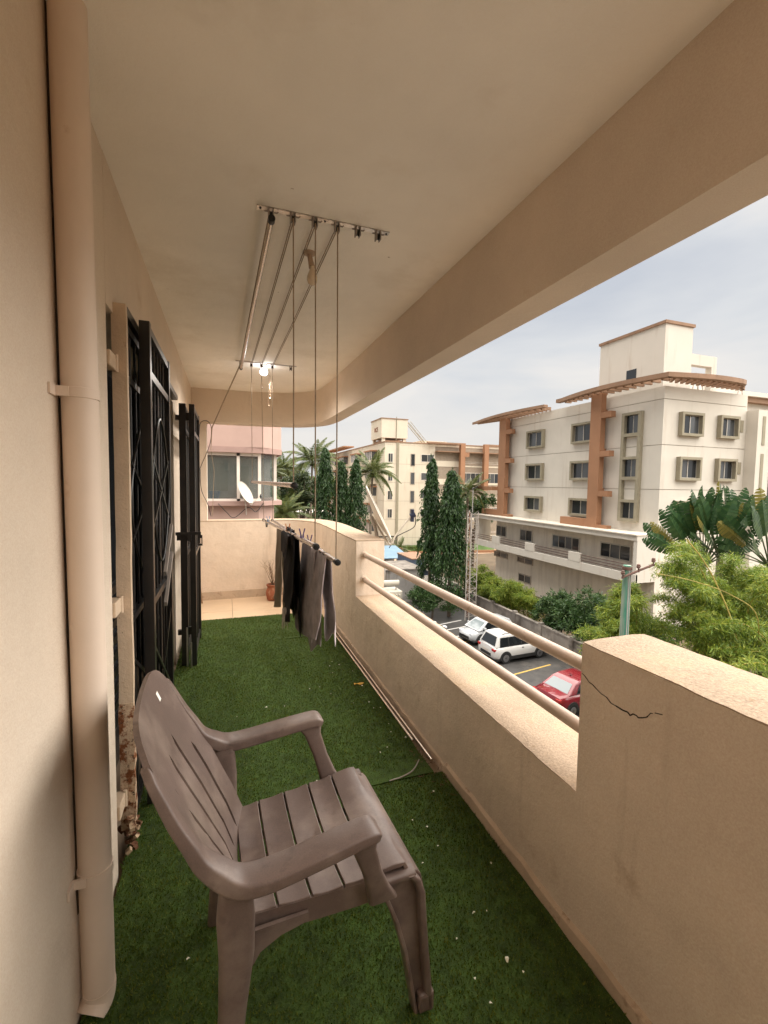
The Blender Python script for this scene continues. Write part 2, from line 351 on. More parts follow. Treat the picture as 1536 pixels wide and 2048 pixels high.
def unit(n):
    v = rng.normal(size=(n, 3)); return v/np.linalg.norm(v, axis=1, keepdims=True)
def arc(pts, k=6):                            # Catmull-Rom through plan or space points
    P = [np.array(p, float) for p in pts]; P = [2*P[0]-P[1]] + P + [2*P[-1]-P[-2]]; out = []
    for i in range(1, len(P)-2):
        for j in range(k):
            t = j/k; a, b, c, d = P[i-1:i+3]
            out.append(tuple(0.5*((2*b)+(c-a)*t+(2*a-5*b+4*c-d)*t*t+(3*b-a-3*c+d)*t**3)))
    out.append(tuple(P[-2])); return out

G = -9.0          # level of the yard below the balcony floor

# ================================================================ BALCONY SHELL
CE = 2.632; XW = -0.395; XP = 1.073
struct(B(XW-0.3, 1.40, -2.2, 6.35, -0.20, -0.012).build('balcony_floor', 'grout'))
floor = bpy.data.objects['balcony_floor']
xs = [-0.39, 0.06, 0.66, 1.26]; ys = [4.92, 5.46, 6.06]
for i in range(3):
    for j in range(2):
        B(xs[i]+0.002, xs[i+1]-0.002, ys[j]+0.002, ys[j+1]-0.002, -0.012, 0.0).build('tile', 'tile', floor, bevel=0.0015)
struct(B(XW-0.3, 1.36, -2.2, 6.42, CE, CE+0.18).build('ceiling', 'paint_ceiling'))
wall = struct(B(XW-0.18, XW, -2.2, 1.86, -0.012, CE).build('wall_left', 'paint_wall', bevel=0.004))
B(XW-0.18, XW, 1.86, 3.98, 2.12, CE).build('lintel', 'paint_wall', wall)
B(XW-0.18, XW, 3.98, 6.40, -0.012, CE).build('wall_panel', 'paint_wall', wall)
B(XW+0.001, XW+0.17, 6.07, 6.25, 1.0, 2.40).build('corner_pier', 'paint_wall', wall, bevel=0.006)
struct(B(XW, 1.34, -2.35, -2.2, -0.012, CE).build('wall_back', 'paint_wall'))
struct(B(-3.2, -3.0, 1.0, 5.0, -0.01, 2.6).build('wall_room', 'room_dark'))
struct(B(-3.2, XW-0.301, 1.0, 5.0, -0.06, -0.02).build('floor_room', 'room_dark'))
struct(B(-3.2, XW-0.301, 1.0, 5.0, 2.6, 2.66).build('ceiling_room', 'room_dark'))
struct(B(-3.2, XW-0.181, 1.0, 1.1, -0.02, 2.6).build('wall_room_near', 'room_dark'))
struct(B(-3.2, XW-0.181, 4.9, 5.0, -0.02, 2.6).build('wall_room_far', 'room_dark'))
# edge beam with a rounded far corner
bi = [(1.12, -2.2), (1.12, 1.0), (1.12, 3.9), (1.11, 4.6)] + arc([(1.11, 4.6), (1.10, 5.2), (1.03, 5.62), (0.74, 5.88), (0.30, 6.00)], 6)[1:] + [(XW, 6.02)]
bo = [(1.275, -2.2), (1.275, 1.0), (1.275, 3.9), (1.275, 4.6)] + arc([(1.275, 4.6), (1.268, 5.38), (1.18, 5.82), (0.90, 6.12), (0.40, 6.24)], 6)[1:] + [(XW, 6.26)]
beam = struct(MB().band(bi, bo, 2.23, CE+0.001).build('beam', 'paint_wall', smooth=30))
# parapet: low wall between two tall masonry ends, rounded far corner
pp = thing('parapet_wall', 'cream plastered balcony parapet with a low middle section and rounded far corner', 'parapet', (XP, 0, 0))
XO = 1.335
B(XP, XO, -2.2, 1.125, -0.012, 1.0015).build('pier', 'paint_parapet', pp)
B(XP, XO+0.09, 1.1251, 3.7899, -0.012, 0.5025).build('low_wall', 'paint_parapet', pp)
def ledge(x0, x1, y0, y1, z, nx, ny, amp):
    rows = []
    for i in range(nx+1):
        r = []
        for j in range(ny+1):
            x = x0+(x1-x0)*i/nx; y = y0+(y1-y0)*j/ny
            edge = (i in (0, nx))
            r.append((x+(random.uniform(-amp, amp) if edge else 0), y, z+random.uniform(-amp, amp)*0.4-(0.004 if edge else 0)))
        rows.append(r)
    return MB().slab(rows, -0.02) if False else rows
def topcap(name, x0, x1, y0, y1, z, ny, amp, mat='paint_ledge'):
    rows = ledge(x0, x1, y0, y1, z, 5, ny, amp)
    mb = MB().slab([list(r) for r in rows][::-1], 0.004)
    return mb.build(name, mat, pp, smooth=50)
topcap('ledge_top', XP+0.0012, XO+0.090, 1.126, 3.789, 0.5065, 70, 0.0022)
topcap('pier_top', XP+0.0012, XO, -2.2, 1.1245, 1.0055, 90, 0.0022)
pi_ = [(XP, 3.79), (XP, 4.2), (1.085, 4.7)] + arc([(1.085, 4.7), (1.09, 5.2), (1.06, 5.72), (0.86, 6.02), (0.50, 6.08)], 6)[1:] + [(XW, 6.04)]
po_ = [(XO, 3.79), (XO, 4.2), (1.345, 4.7)] + arc([(1.345, 4.7), (1.35, 5.5), (1.22, 6.08), (0.86, 6.30), (0.50, 6.33)], 6)[1:] + [(XW, 6.29)]
MB().band(pi_, po_, -0.012, 0.992).build('curved_wall', 'paint_parapet', pp, smooth=30)
grow = lambda a, b, k: [(x+(x-u)*k, y+(y-v)*k) for (x, y), (u, v) in zip(a, b)]
MB().band(grow(pi_, po_, 0.006), grow(po_, pi_, 0.006), 0.992, 1.003).build('curved_top', 'paint_ledge', pp, smooth=30)
# skirting run along the foot of the parapet, uneven
for (y0, y1, h, w, n) in ((-2.2, 2.02, 0.062, 0.020, 46), (2.03, 5.0, 0.045, 0.012, 40)):
    secs = []
    for i in range(n+1):
        y = y0+(y1-y0)*i/n; hh = h+random.uniform(-0.006, 0.006); ww = w+random.uniform(-0.004, 0.004)
        secs.append([(XP+0.0, y, -0.01), (XP+0.0, y, hh), (XP-ww*0.7, y, hh-0.008), (XP-ww, y, -0.01)])
    MB().sweep(secs).build('skirting', 'paint_skirting', pp)
MB().band([(0.98, 6.055), (0.60, 6.065), (XW, 6.025)], [(0.98, 6.075), (0.60, 6.085), (XW, 6.045)], 0, 0.10).build('skirting', 'paint_skirting', pp)
# hairline crack near the pier's top edge
cr = [(1.1225, 0.905), (1.09, 0.888), (1.06, 0.880), (1.02, 0.872), (0.985, 0.862), (0.96, 0.861), (0.935, 0.858), (0.915, 0.868), (0.895, 0.872), (0.88, 0.884), (0.866, 0.898)]
mb = MB()
for i in range(len(cr)-1):
    (ya, za), (yb, zb) = cr[i], cr[i+1]; m = ((ya+yb)/2+random.uniform(-.004, .004), (za+zb)/2+random.uniform(-.006, .006))
    w = 0.0017*(1-abs(i-5)/8)
    for a, b in (((ya, za), m), (m, (yb, zb))): mb.bar((XP-0.0008, a[0], a[1]), (XP-0.0008, b[0], b[1]), 0.0012, w*(1.6+1.6*random.random()), up=(0, 0, 1))
mb.build('crack', 'crack', pp)
for y, z, s in ((0.860, 0.903, .022),):
    MB().bar((XP-0.0006, y, z), (XP-0.0006, y-s, z+0.006), 0.001, 0.0022).build('crack', 'crack', pp)
# handrails
for z, lab in ((0.885, 'upper of the two painted pipe handrails above the low wall'), (0.665, 'lower of the two painted pipe handrails above the low wall')):
    t = thing('handrail', lab, 'handrail', (1.15, 1.1, z), group='pipe handrails')
    MB().tube([(1.15, 1.10, z+0.01), (1.15, 3.80, z-0.012)], 0.0235, 16).build('rail', 'rail_paint', t, smooth=True)
    MB().lathe([(0.024, 0), (0.034, 0.002), (0.034, 0.006), (0.024, 0.008)], (1.15, 3.781, z-0.012), 18, 'y').build('flange', 'paint_parapet', t, smooth=True)
# ================================================================ DRAIN PIPE
t = thing('drain_pipe', 'cream painted round drain pipe clamped to the left wall', 'drain pipe', (-0.350, 1.39, 0))
px = -0.350
def pyz(z): return 1.392-0.055*z/CE
PR = 0.0405
MB().tube([(px, pyz(0.07), 0.07), (px, pyz(1.2), 1.2), (px, pyz(CE), CE-0.001)], PR, 28).build('pipe', 'paint_pipe', t, smooth=True)
MB().tube(arc([(px, pyz(.07), 0.0712), (px, pyz(.05), 0.05), (px-0.004, pyz(0)-0.008, 0.03), (px-0.015, pyz(0)-0.03, 0.012)], 5), PR+0.0015, 28).build('elbow', 'paint_pipe', t, smooth=True)
for z in (0.42, 1.715):
    py = pyz(z)
    o = MB().lathe([(PR+.0002, -0.013), (PR+.003, -0.012), (PR+.003, 0.012), (PR+.0002, 0.013)], (px, py, z), 28).build('clamp', 'paint_pipe', t, smooth=True)
    for sg in (1, -1):
        B(px-0.044, px-0.012, py+sg*0.041-0.004, py+sg*0.041+0.004, z-0.012, z+0.012).build('lug', 'paint_pipe', o)
        B(XW+0.0005, XW+0.006, py+sg*0.060-0.019, py+sg*0.060+0.019, z-0.013, z+0.013).build('lug_plate', 'paint_pipe', o)
MB().sweep([[(XW+.0004, y+d-.014, z), (XW+.0018, y+d-.012, z), (XW+.0018, y+.012, z), (XW+.0004, y+.014, z)] for z in np.linspace(.30, CE-.01, 30) for y, d in ((pyz(z)+.006, random.uniform(-.004, .004)),)]).build('gap_shade_strip', 'gap_shade', wall)  # thin dark strip on the wall, painted shade of the gap behind the pipe
# ================================================================ DOORWAY
t = thing('door_frame', 'cream steel gate frame with rust patches beside the black grille', 'door frame', (-0.375, 1.98, 0))
secs = [(z, random.uniform(-.0015, .0015)) for z in np.linspace(0.62, 2.16, 20)]
MB().sweep([[(-0.402+d, 1.965, z), (-0.352+d, 1.965, z), (-0.352+d, 1.995, z), (-0.402+d, 1.995, z)] for z, d in secs]).build('jamb', 'rusty_frame', t)
B(-0.402, -0.352, 1.9955, 3.9, 2.125, 2.16).build('head', 'black_steel', t)
MB().sweep([[(-0.404+random.uniform(-.002, .002), 1.963, z), (-0.351+random.uniform(-.003, .003), 1.963, z), (-0.351+random.uniform(-.003, .003), 1.996, z), (-0.404, 1.996, z)] for z in np.linspace(0.10, 0.62, 16)]).build('jamb_foot', 'rust_heavy', t)
for z in (1.935, 1.02, 0.24):
    o = B(-0.43, -0.395+0.010, 1.862, 1.962, z-0.028, z+0.028).build('hinge_lug', 'rusty_frame', t, bevel=0.004)
    MB().tube([(-0.386, 1.955, z-0.032), (-0.386, 1.955, z+0.032)], 0.008, 10).build('hinge_pin', 'rusty_frame', o, smooth=True)
mb = MB()
for k in range(26):
    p = np.array([-0.385+random.uniform(-.03, .04), 1.985+random.uniform(-.05, .04), 0.02+random.uniform(0, 0.17)]); s = random.uniform(0.008, 0.022)
    mb.bar(p-s*unit(1)[0], p+s*unit(1)[0], s*1.2, s*0.8)
mb.build('corroded_foot', 'rust', t)
t = thing('glazed_door', 'dark door with slats seen behind the black grille', 'door', (-0.55, 2.9, 0))
B(-0.560, -0.545, 1.87, 2.95, 0.02, 2.11).build('glass_leaf', 'glass_dark', t)
B(-0.445, -0.408, 2.96, 3.86, 0.02, 2.11).build('door_leaf', 'door_panel', t, bevel=0.003)
for k in range(9): B(-0.544, -0.530, 1.90, 2.93, 0.25+0.085*k, 0.29+0.085*k).build('slat', 'black_steel', t)
def grille(mb_dict, x, y0, y1, z0, z1, s=0.038):
    pass
def gate_leaf(name, label, x, y0, y1, z0, z1, st, nb, pattern, group='black steel gate leaves'):
    t = thing(name, label, 'gate', (x, (y0+y1)/2, z0), group=group)
    B(x-st/2, x+st/2, y0, y0+st, z0, z1).build('stile', 'black_steel', t, bevel=0.002)
    B(x-st/2, x+st/2, y1-st, y1, z0, z1).build('stile', 'black_steel', t, bevel=0.002)
    for z in (z0+0.06, z0+(z1-z0)*0.42, z1-0.23, z1-st):
        B(x-st*0.4, x+st*0.4, y0+st, y1-st, z, z+st*0.8).build('rail', 'black_steel', t)
    for k in range(nb):
        y = y0+st+(y1-y0-2*st)*(k+1)/(nb+1); MB().tube([(x, y, z0+0.07), (x, y, z1-0.03)], 0.006, 8).build('bar', 'black_steel', t, smooth=True)
    if pattern:
        yc = (y0+y1)/2; zc = z0+(z1-z0)*0.66; hw = (y1-y0)/2-st
        for sg in (-1, 1):
            pts = [(x+0.012, yc+sg*hw*math.sin(a)*(1-0.35*abs(math.cos(a))), zc+0.36*math.cos(a)) for a in np.linspace(0, PI, 20)]
            MB().tube(pts, 0.006, 6).build('scroll', 'black_steel', t, smooth=True)
            MB().bar((x+0.013, yc-sg*hw*0.9, zc-0.16), (x+0.013, yc+sg*hw*0.9, zc+0.16), 0.006, 0.014).build('cross_bar', 'black_steel', t)
            MB().bar((x+0.013, yc-sg*hw, z0+0.25), (x+0.013, yc+sg*hw, z0+0.72), 0.006, 0.016).build('cross_bar', 'black_steel', t)
    return t
gate_leaf('grille_gate', 'black steel grille leaf set back against the rusty door frame', -0.375, 2.00, 2.86, 0.05, 2.115, 0.034, 6, True)
g2 = gate_leaf('grille_gate', 'tall black steel grille leaf standing proud of the doorway', -0.326, 2.20, 2.93, 0.03, 2.18, 0.042, 5, True)
for sg, z in ((1, 1.02), (1, 0.86)):
    MB().bar((-0.30, 2.55, z), (-0.30, 2.86, z+0.22), 0.014, 0.03).build('strap', 'grey_plastic', g2)
ga = gate_leaf('grille_gate', 'thicker of the two folded black gate leaves at the far jamb', -0.318, 3.86, 4.55, 0.02, 2.10, 0.05, 4, False)
gb = gate_leaf('grille_gate', 'thinner outer folded black gate leaf carrying the hasp at the far jamb', -0.250, 3.84, 4.55, 0.02, 2.095, 0.040, 4, False)
for z in (2.0, 1.06, 0.3):
    B(-0.293, -0.270, 3.865, 3.89, z-0.03, z+0.03).build('hinge', 'black_steel', ga); B(-0.37, -0.343, 3.87, 3.90, z-0.03, z+0.01).build('hinge', 'black_steel', ga)
h = MB().box(-0.375, -0.19, 3.826, 3.838, 1.075, 1.10).box(-0.29, -0.262, 3.826, 3.838, 1.03, 1.075).build('hasp', 'black_steel', gb)
MB().box(-0.212, -0.204, 3.826, 3.838, 1.005, 1.075).box(-0.188, -0.180, 3.826, 3.838, 1.005, 1.075).box(-0.212, -0.180, 3.8262, 3.8378, 0.990, 1.005).box(-0.212, -0.180, 3.8262, 3.8378, 1.05, 1.075).build('hasp_loop', 'black_steel', h)
MB().tube([(-0.30, 3.825, 0.34), (-0.30, 3.825, 0.03)], 0.007, 8).tube([(-0.27, 3.822, 0.22), (-0.27, 3.822, 0.015)], 0.006, 8).build('drop_bolt', 'steel', gb, smooth=True)
# ================================================================ TURF
def turf(label, x0, x1, y0, y1, n, skew=0.0):
    t = thing('turf_mat', label, 'artificial turf', ((x0+x1)/2, (y0+y1)/2, 0), group='artificial turf pieces')
    nx, ny = 8, 14; rows = []
    for i in range(nx+1):
        rows.append([(x0+(x1-x0)*i/nx + (random.uniform(-.006, .006) if i in (0, nx) else 0), y0+(y1-y0)*j/ny + (random.uniform(-.004, .004) if j in (0, ny) else 0), 0.008+(0.0008*math.sin(i*1.7+j*0.9)) + (0.006 if j == 0 and i > 5 else 0)) for j in range(ny+1)])
    MB().slab(rows[::-1], 0.007).build('backing', 'turf_base', t, smooth=True)
    P = np.stack([rng.uniform(x0, x1, n), rng.uniform(y0, y1, n), np.full(n, 0.007)], 1)
    D = np.stack([rng.normal(0, .55, n), rng.normal(0, .55, n), np.ones(n)], 1); Nn = unit(n)
    o = quad_obj('pile', quads(P, D, Nn, rng.uniform(0.010, 0.022, n), rng.uniform(0.0026, 0.0055, n)), 'turf_blade', t); o['kind'] = 'stuff'
turf('green artificial turf strip nearest the camera under the plastic chair', -0.385, 1.052, -0.4, 2.02, 150000)
turf('middle strip of green artificial turf between the two seams', -0.385, 1.005, 2.026, 4.27, 110000)
turf('farthest strip of green artificial turf ending at the bare floor tiles', -0.385, 1.015, 4.276, 5.11, 36000)
# ================================================================ PLASTIC CHAIR
ch = thing('plastic_chair', 'dusty brown plastic armchair with slatted back and seat, standing on green turf', 'chair', (0.15, 1.30, 0.012), R(3))
def rnd(w, h, r=0.35, n=3):                   # rounded rectangle loop
    out = []; rr = min(w, h)*r
    for cx, cy, a0 in ((w/2-rr, h/2-rr, 0), (-w/2+rr, h/2-rr, 90), (-w/2+rr, -h/2+rr, 180), (w/2-rr, -h/2+rr, 270)):
        for k in range(n+1): a = R(a0+90*k/n); out.append((cx+rr*math.cos(a), cy+rr*math.sin(a)))
    return out
def lerp(xs, ys, t): return float(np.interp(t, xs, ys))
bt = [0, .2, .45, .7, 1]; bx = [-.125, -.162, -.220, -.282, -.358]; bz = [.395, .50, .625, .75, .935]
def bw(t): return lerp([0, .25, .42, .55, .7, .85, .95, 1], [.195, .215, .246, .258, .256, .250, .246, .236], t)
def back_pt(s, t):
    cup = s*s*(0.040-0.028*t); te = t-.085*abs(s)**6*t**3
    return (lerp(bt, bx, te)+cup, s*bw(t), lerp(bt, bz, te))
edges = [-1, -.60, -.20, .20, .60, 1]; tops = [0, .58, .74, .74, .58, 0]
bk = None
T = np.linspace(0.0, 1.0, 26)
for j in range(5):
    rows = []
    for t in (T if j else np.linspace(.21, 1.0, 22)):
        g0 = 0.034 if (0 < j and 0.06 < t < tops[j] and not (0.40 < t < 0.44)) else 0.0
        g1 = 0.034 if (j < 4 and 0.06 < t < tops[j+1] and not (0.40 < t < 0.44)) else 0.0
        a, b = edges[j]+g0, edges[j+1]-g1
        rows.append([back_pt(a+(b-a)*k/4, t) for k in range(5)])
    if bk is None:
        bk = MB().slab(rows, -0.013).build('backrest', 'chair_plastic', ch, smooth=50, local=True)
    else: MB().slab(rows, -0.013).build('back_slat', 'chair_plastic', bk, smooth=50, local=True)
rows = [[(back_pt(s, t)[0]+0.0012, back_pt(s, t)[1], back_pt(s, t)[2]) for s in (.38, .46)] for t in (.885, .925)]
MB().slab(rows, -0.0006).build('sticker', 'sticker', bk, local=True)
# seat of cross slats ending in a rolled front edge
def seat_pt(x, s):
    z = lerp([-.12, -.04, .08, .2, .27, .31, .335, .352, .358], [.402, .405, .410, .420, .430, .428, .416, .394, .350], x)
    return (x, s*lerp([-.12, .1, .36], [.195, .215, .228], x), z+0.022*s*s*(x < .3))
cuts = [-.12, -.045, .04, .125, .21, .358]; se = None
for j in range(5):
    x0, x1 = cuts[j]+0.003, cuts[j+1]-0.003*(j < 4); n = 4 if j < 4 else 12
    rows = [[seat_pt(x0+(x1-x0)*i/n, s) for s in np.linspace(-1, 1, 11)] for i in range(n+1)]
    if j < 4: rows = [[(p[0], p[1], p[2]-0.004*math.sin(PI*i/n)) for p in r] for i, r in enumerate(rows)]
    mb = MB().slab(rows, 0.012)
    if se is None: se = mb.build('seat', 'chair_plastic', ch, smooth=50, bevel=0.002, local=True)
    else: mb.build('seat_slat', 'chair_plastic', se, smooth=50, bevel=0.002, local=True)
for s in (-1, 1):
    rows = [[(x, s*(lerp([-.12, .1, .36], [.195, .215, .228], x)+0.002), lerp([-.12, .08, .3], [.418, .425, .430], x)-d) for d in (0, .03, .062)] for x in np.linspace(-.13, .30, 9)]
    MB().slab(rows, 0.010*s).build('side_rail', 'chair_plastic', se, smooth=40, local=True)
for y in (-.1, 0, .1): B(-.11, .29, y-.004, y+.004, .372, .398).build('rib', 'chair_plastic', se, local=True)
for s in (-1, 1):
    bp = [back_pt(1, t_) for t_ in (.985, .93, .85, .74, .62, .52)]
    path = arc([(bp[0][0]-.012, bp[0][1]-.008, bp[0][2]-.006)] + [(p[0]-.010, p[1]+.004+.003*k, p[2]) for k, p in enumerate(bp[1:])] + [(-.178, .282, .618), (-.135, .291, .597), (-.07, .294, .597), (.03, .292, .610), (.12, .288, .622), (.165, .286, .626), (.188, .284, .618)], 4)
    secs = []
    for i, p in enumerate(path):
        a = np.array(path[max(i-1, 0)]); b = np.array(path[min(i+1, len(path)-1)]); tg = (b-a)/np.linalg.norm(b-a)
        f = i/(len(path)-1); w = lerp([0, .12, .35, .5, .65, .95, 1], [.020, .034, .046, .066, .076, .074, .060], f); hh = lerp([0, .3, .5, .65, .95, 1], [.018, .028, .040, .033, .030, .020], f)
        wd = np.array([0, 1.0, 0]); nn = np.cross(tg, wd); nn /= np.linalg.norm(nn)
        q = np.array([p[0], p[1]*s, p[2]])
        secs.append([tuple(q + wd*u + nn*v) for u, v in rnd(w, hh, .2)])
    MB().sweep(secs).build('armrest', 'chair_plastic', ch, smooth=50, local=True)
    # front post from arm to seat, then the tapering channel leg
    MB().sweep([[(x+u, s*y+v, z) for u, v in rnd(w, .030)] for x, y, z, w in ((.145, .285, .606, .090), (.156, .281, .575, .060), (.182, .270, .50, .052), (.205, .256, .435, .062), (.222, .246, .392, .080))]).build('arm_post', 'chair_plastic', ch, smooth=50, local=True)
    zz = [0.0, .10, .20, .30, .36, .40, .422]
    xf = lambda z: lerp([0, .25, .36, .40, .422], [.386, .360, .352, .338, .318], z); wx = lambda z: lerp([0, .25, .36, .40, .43], [.052, .072, .108, .120, .105], z)
    side = [[(xf(z)-.004-(wx(z)-.004)*k, s*.216, z) for k in np.linspace(0, 1, 4)] for z in zz]
    lg = MB().slab(side if s > 0 else side[::-1], 0.009).build('leg', 'chair_plastic', ch, smooth=40, bevel=0.002, local=True)
    MB().sweep([[(xf(z)-.010+u, s*.226+v, z) for u, v in rnd(.022, .044)] for z in zz]).build('flange', 'chair_plastic', lg, smooth=50, local=True)
    MB().sweep([[(xf(z)-wx(z)+u, s*.224+v, z) for u, v in rnd(.012, .036)] for z in zz[:-1]]).build('flange', 'chair_plastic', lg, smooth=50, local=True)
    MB().sweep([[(x, s*.224+v, .418+u) for u, v in rnd(.024, .040)] for x in np.linspace(.205, .322, 5)]).build('flange', 'chair_plastic', lg, smooth=50, local=True)
    B(.338, .388, s*.224-.024, s*.224+.024, 0.0, 0.055).build('foot', 'chair_plastic', lg, bevel=0.008, local=True)
    # rear leg
    loops = [(-.150, .276, .590, .070, .046), (-.150, .272, .50, .084, .046), (-.148, .264, .40, .078, .044), (-.158, .258, .25, .062, .042), (-.178, .250, .0, .056, .040)]
    lg = MB().sweep([[(x+u, s*y+v, z) for u, v in rnd(w, d)] for x, y, z, w, d in loops]).build('leg', 'chair_plastic', ch, smooth=50, local=True)
    gx = [-.135, -.09, -.04, .03]
    gs = [[(x, s*.214, .40) for x in gx], [(x, s*.214, lerp([-.135, -.1, -.04, .03], [.27, .335, .365, .378], x)) for x in gx]]
    MB().slab(gs, 0.010*s).build('gusset', 'chair_plastic', lg, local=True)
# ================================================================ CEILING CLOTHES HANGER
t = thing('clothes_hanger_rail', 'near steel rail of the ceiling clothes hanger with six pulleys', 'hanger rail', (0.41, 2.01, CE))
B(0.125, 0.702, 1.985, 2.015, CE-0.004, CE+0.001).build('plate', 'steel', t)
PX = [0.182, 0.272, 0.365, 0.462, 0.556, 0.650]
for x in PX:
    o = MB().box(x-0.011, x-0.007, 1.982, 2.012, CE-0.042, CE-0.004).box(x+0.007, x+0.011, 1.982, 2.012, CE-0.042, CE-0.004).build('pulley', 'grey_plastic', t)
    MB().lathe([(0.015, -.006), (0.011, 0), (0.015, .006)], (x, 1.997, CE-0.026), 14, 'x').build('wheel', 'black_plastic', o, smooth=True)
    MB().tube([(x-0.026, 1.997, CE-0.014), (x+0.026, 1.997, CE-0.014), (x+0.03, 1.997, CE-0.008)], 0.003, 6).build('pin', 'grey_plastic', o)
for x in (0.14, 0.41, 0.69): MB().lathe([(.005, 0), (.004, -.004)], (x, 2.0, CE-0.004), 8).build('screw', 'black_plastic', t)
t = thing('clothes_hanger_rail', 'far steel rail of the ceiling clothes hanger beside the lit bulb', 'hanger rail', (0.37, 4.53, CE))
B(0.09, 0.655, 4.515, 4.545, CE-0.004, CE+0.001).build('plate', 'steel', t)
FX = [0.135, 0.232, 0.325, 0.425, 0.60]
for x in FX:
    o = MB().box(x-0.011, x-0.007, 4.512, 4.545, CE-0.045, CE-0.004).box(x+0.007, x+0.011, 4.512, 4.545, CE-0.045, CE-0.004).build('pulley', 'grey_plastic', t)
    MB().lathe([(0.015, -.006), (0.011, 0), (0.015, .006)], (x, 4.528, CE-0.028), 12, 'x').build('wheel', 'black_plastic', o, smooth=True)
ROD = [(0.276, 0.238, 1.487, 1.500), (0.372, 0.345, 1.220, 1.128), (0.468, 0.430, 1.146, 1.125)]
names = ['highest of the three lowered steel hanging rods, empty', 'middle lowered steel rod carrying the black garment', 'lowest and nearest-hanging steel rod carrying the grey trousers']
for i, (xa, xb, za, zb) in enumerate(ROD):
    t = thing('hanging_rod', names[i], 'hanging rod', (xa, 2.0, za), group='hanging rods')
    MB().tube([(xa, 1.965, za), (xb, 4.56, zb)], 0.0115, 12).build('rod', 'rod_steel', t, smooth=True)
    for (x, y, z) in ((xa, 1.96, za), (xb, 4.56, zb)): MB().lathe([(.008, -.012), (.0145, -.01), (.0145, .018), (.0125, .02)], (x, y, z), 12, 'y').build('end_cap', 'black_plastic', t, smooth=True)
    c = thing('pulley_cord', ['cord holding the empty top rod, hung from the second pulley', 'cord holding the rod with the black garment, hung from the third pulley', 'cord holding the lowest rod, hung from the fourth pulley'][i], 'cord', (xa, 2.0, CE))
    k = i+1
    MB().tube([(PX[k], 1.983, CE-0.03), ((PX[k]+xa)/2+0.001, 1.983, (CE+za)/2), (xa, 1.985, za)], 0.0030, 6).build('drop', 'cord', c, smooth=True)
    MB().tube([(FX[k], 4.53, CE-0.03), ((FX[k]+xb)/2, 4.532, (CE+zb)/2), (xb, 4.53, zb)], 0.0028, 6).build('drop', 'cord', c, smooth=True)
    MB().tube([(PX[k], 2.01, CE-0.014), ((PX[k]+FX[k])/2, 3.3, CE-0.022), (FX[k], 4.52, CE-0.014)], 0.0026, 6).build('ceiling_run', 'cord', c, smooth=True)
    MB().tube([(PX[k]+0.006, 2.01, CE-0.02), ((PX[k]+FX[k])/2+0.006, 3.3, CE-0.030), (FX[k]+0.006, 4.52, CE-0.02)], 0.0026, 6).build('ceiling_run', 'cord', c, smooth=True)
t = thing('hanging_rod', 'steel hanging rod drawn right up to the ceiling under the first pulley', 'hanging rod', (0.182, 2.0, 2.56), group='hanging rods')
MB().tube([(0.182, 1.97, 2.572), (0.140, 4.56, 2.572)], 0.0115, 12).build('rod', 'rod_steel', t, smooth=True)
for y, x in ((1.965, .182), (4.56, .14)): MB().lathe([(.008, -.012), (.0145, -.01), (.0145, .018), (.0125, .02)], (x, y, 2.572), 12, 'y').build('end_cap', 'black_plastic', t, smooth=True)
c = thing('pulley_cord', 'bundle of cords slanting from the far rail down to the far wall', 'cord', (0.13, 4.53, 2.6))
for d in (0, .007):
    MB().tube([(0.172+d, 2.0, CE-0.04), (0.13+d, 4.52, CE-0.03)], 0.0028, 6).build('ceiling_run', 'cord', c)
    MB().tube([(0.13+d, 4.53, CE-0.03), (-0.01+d, 5.2, 2.39), (-0.165+d, 5.96, 2.15), (-0.175, 6.0, 1.9), (-0.14, 6.02, 1.62), (-0.165, 6.02, 1.06)], 0.0035, 6).build('slanting_run', 'cord', c, smooth=True)
# ================================================================ BULBS
t = thing('light_bulb', 'unlit bulb in an angled holder on the balcony ceiling', 'light bulb', (0.40, 2.30, CE))
MB().lathe([(.032, 0), (.032, -.006), (.022, -.012)], (0.395, 2.30, CE+0.001), 20).build('ceiling_rose', 'holder', t, smooth=True)
MB().tube([(0.395, 2.30, CE-0.008), (0.400, 2.295, CE-0.04), (0.405, 2.285, CE-0.075)], [.012, .013, .016], 16).build('holder', 'holder', t, smooth=True)
MB().lathe([(.011, 0), (.011, -.014), (.017, -.028), (.024, -.046), (.025, -.062), (.020, -.08), (.009, -.088), (.001, -.090)], (0.406, 2.283, CE-0.072), 20).build('glass', 'bulb_off', t, smooth=True)
LB = (0.352, 4.60, CE-0.062)
t = thing('light_bulb', 'lit white bulb glowing near the far end of the ceiling', 'light bulb', LB)
MB().lathe([(.040, 0), (.040, -.010), (.024, -.016), (.022, -.03)], (LB[0], LB[1], CE+0.001), 20).build('holder', 'white_plastic', t, smooth=True)
MB().lathe([(.018, .03), (.026, .022), (.036, .0), (.034, -.018), (.020, -.032), (.002, -.036)], LB, 20).build('glass', 'bulb_on', t, smooth=True)
pl = bpy.data.lights.new('bulb_light', 'SPOT'); pl.energy = 34; pl.color = (1.0, 0.94, 0.86); pl.shadow_soft_size = 0.05
pl.spot_size = R(178); pl.spot_blend = 1.0        # a bulb shines away from its base
po = bpy.data.objects.new('bulb_light', pl); C.objects.link(po); po.parent = t; po.location = (0, 0, -0.10)
t = thing('bead_string', 'short strings of glass beads hanging below the lit bulb', 'bead string', (0.33, 4.56, CE-0.1))
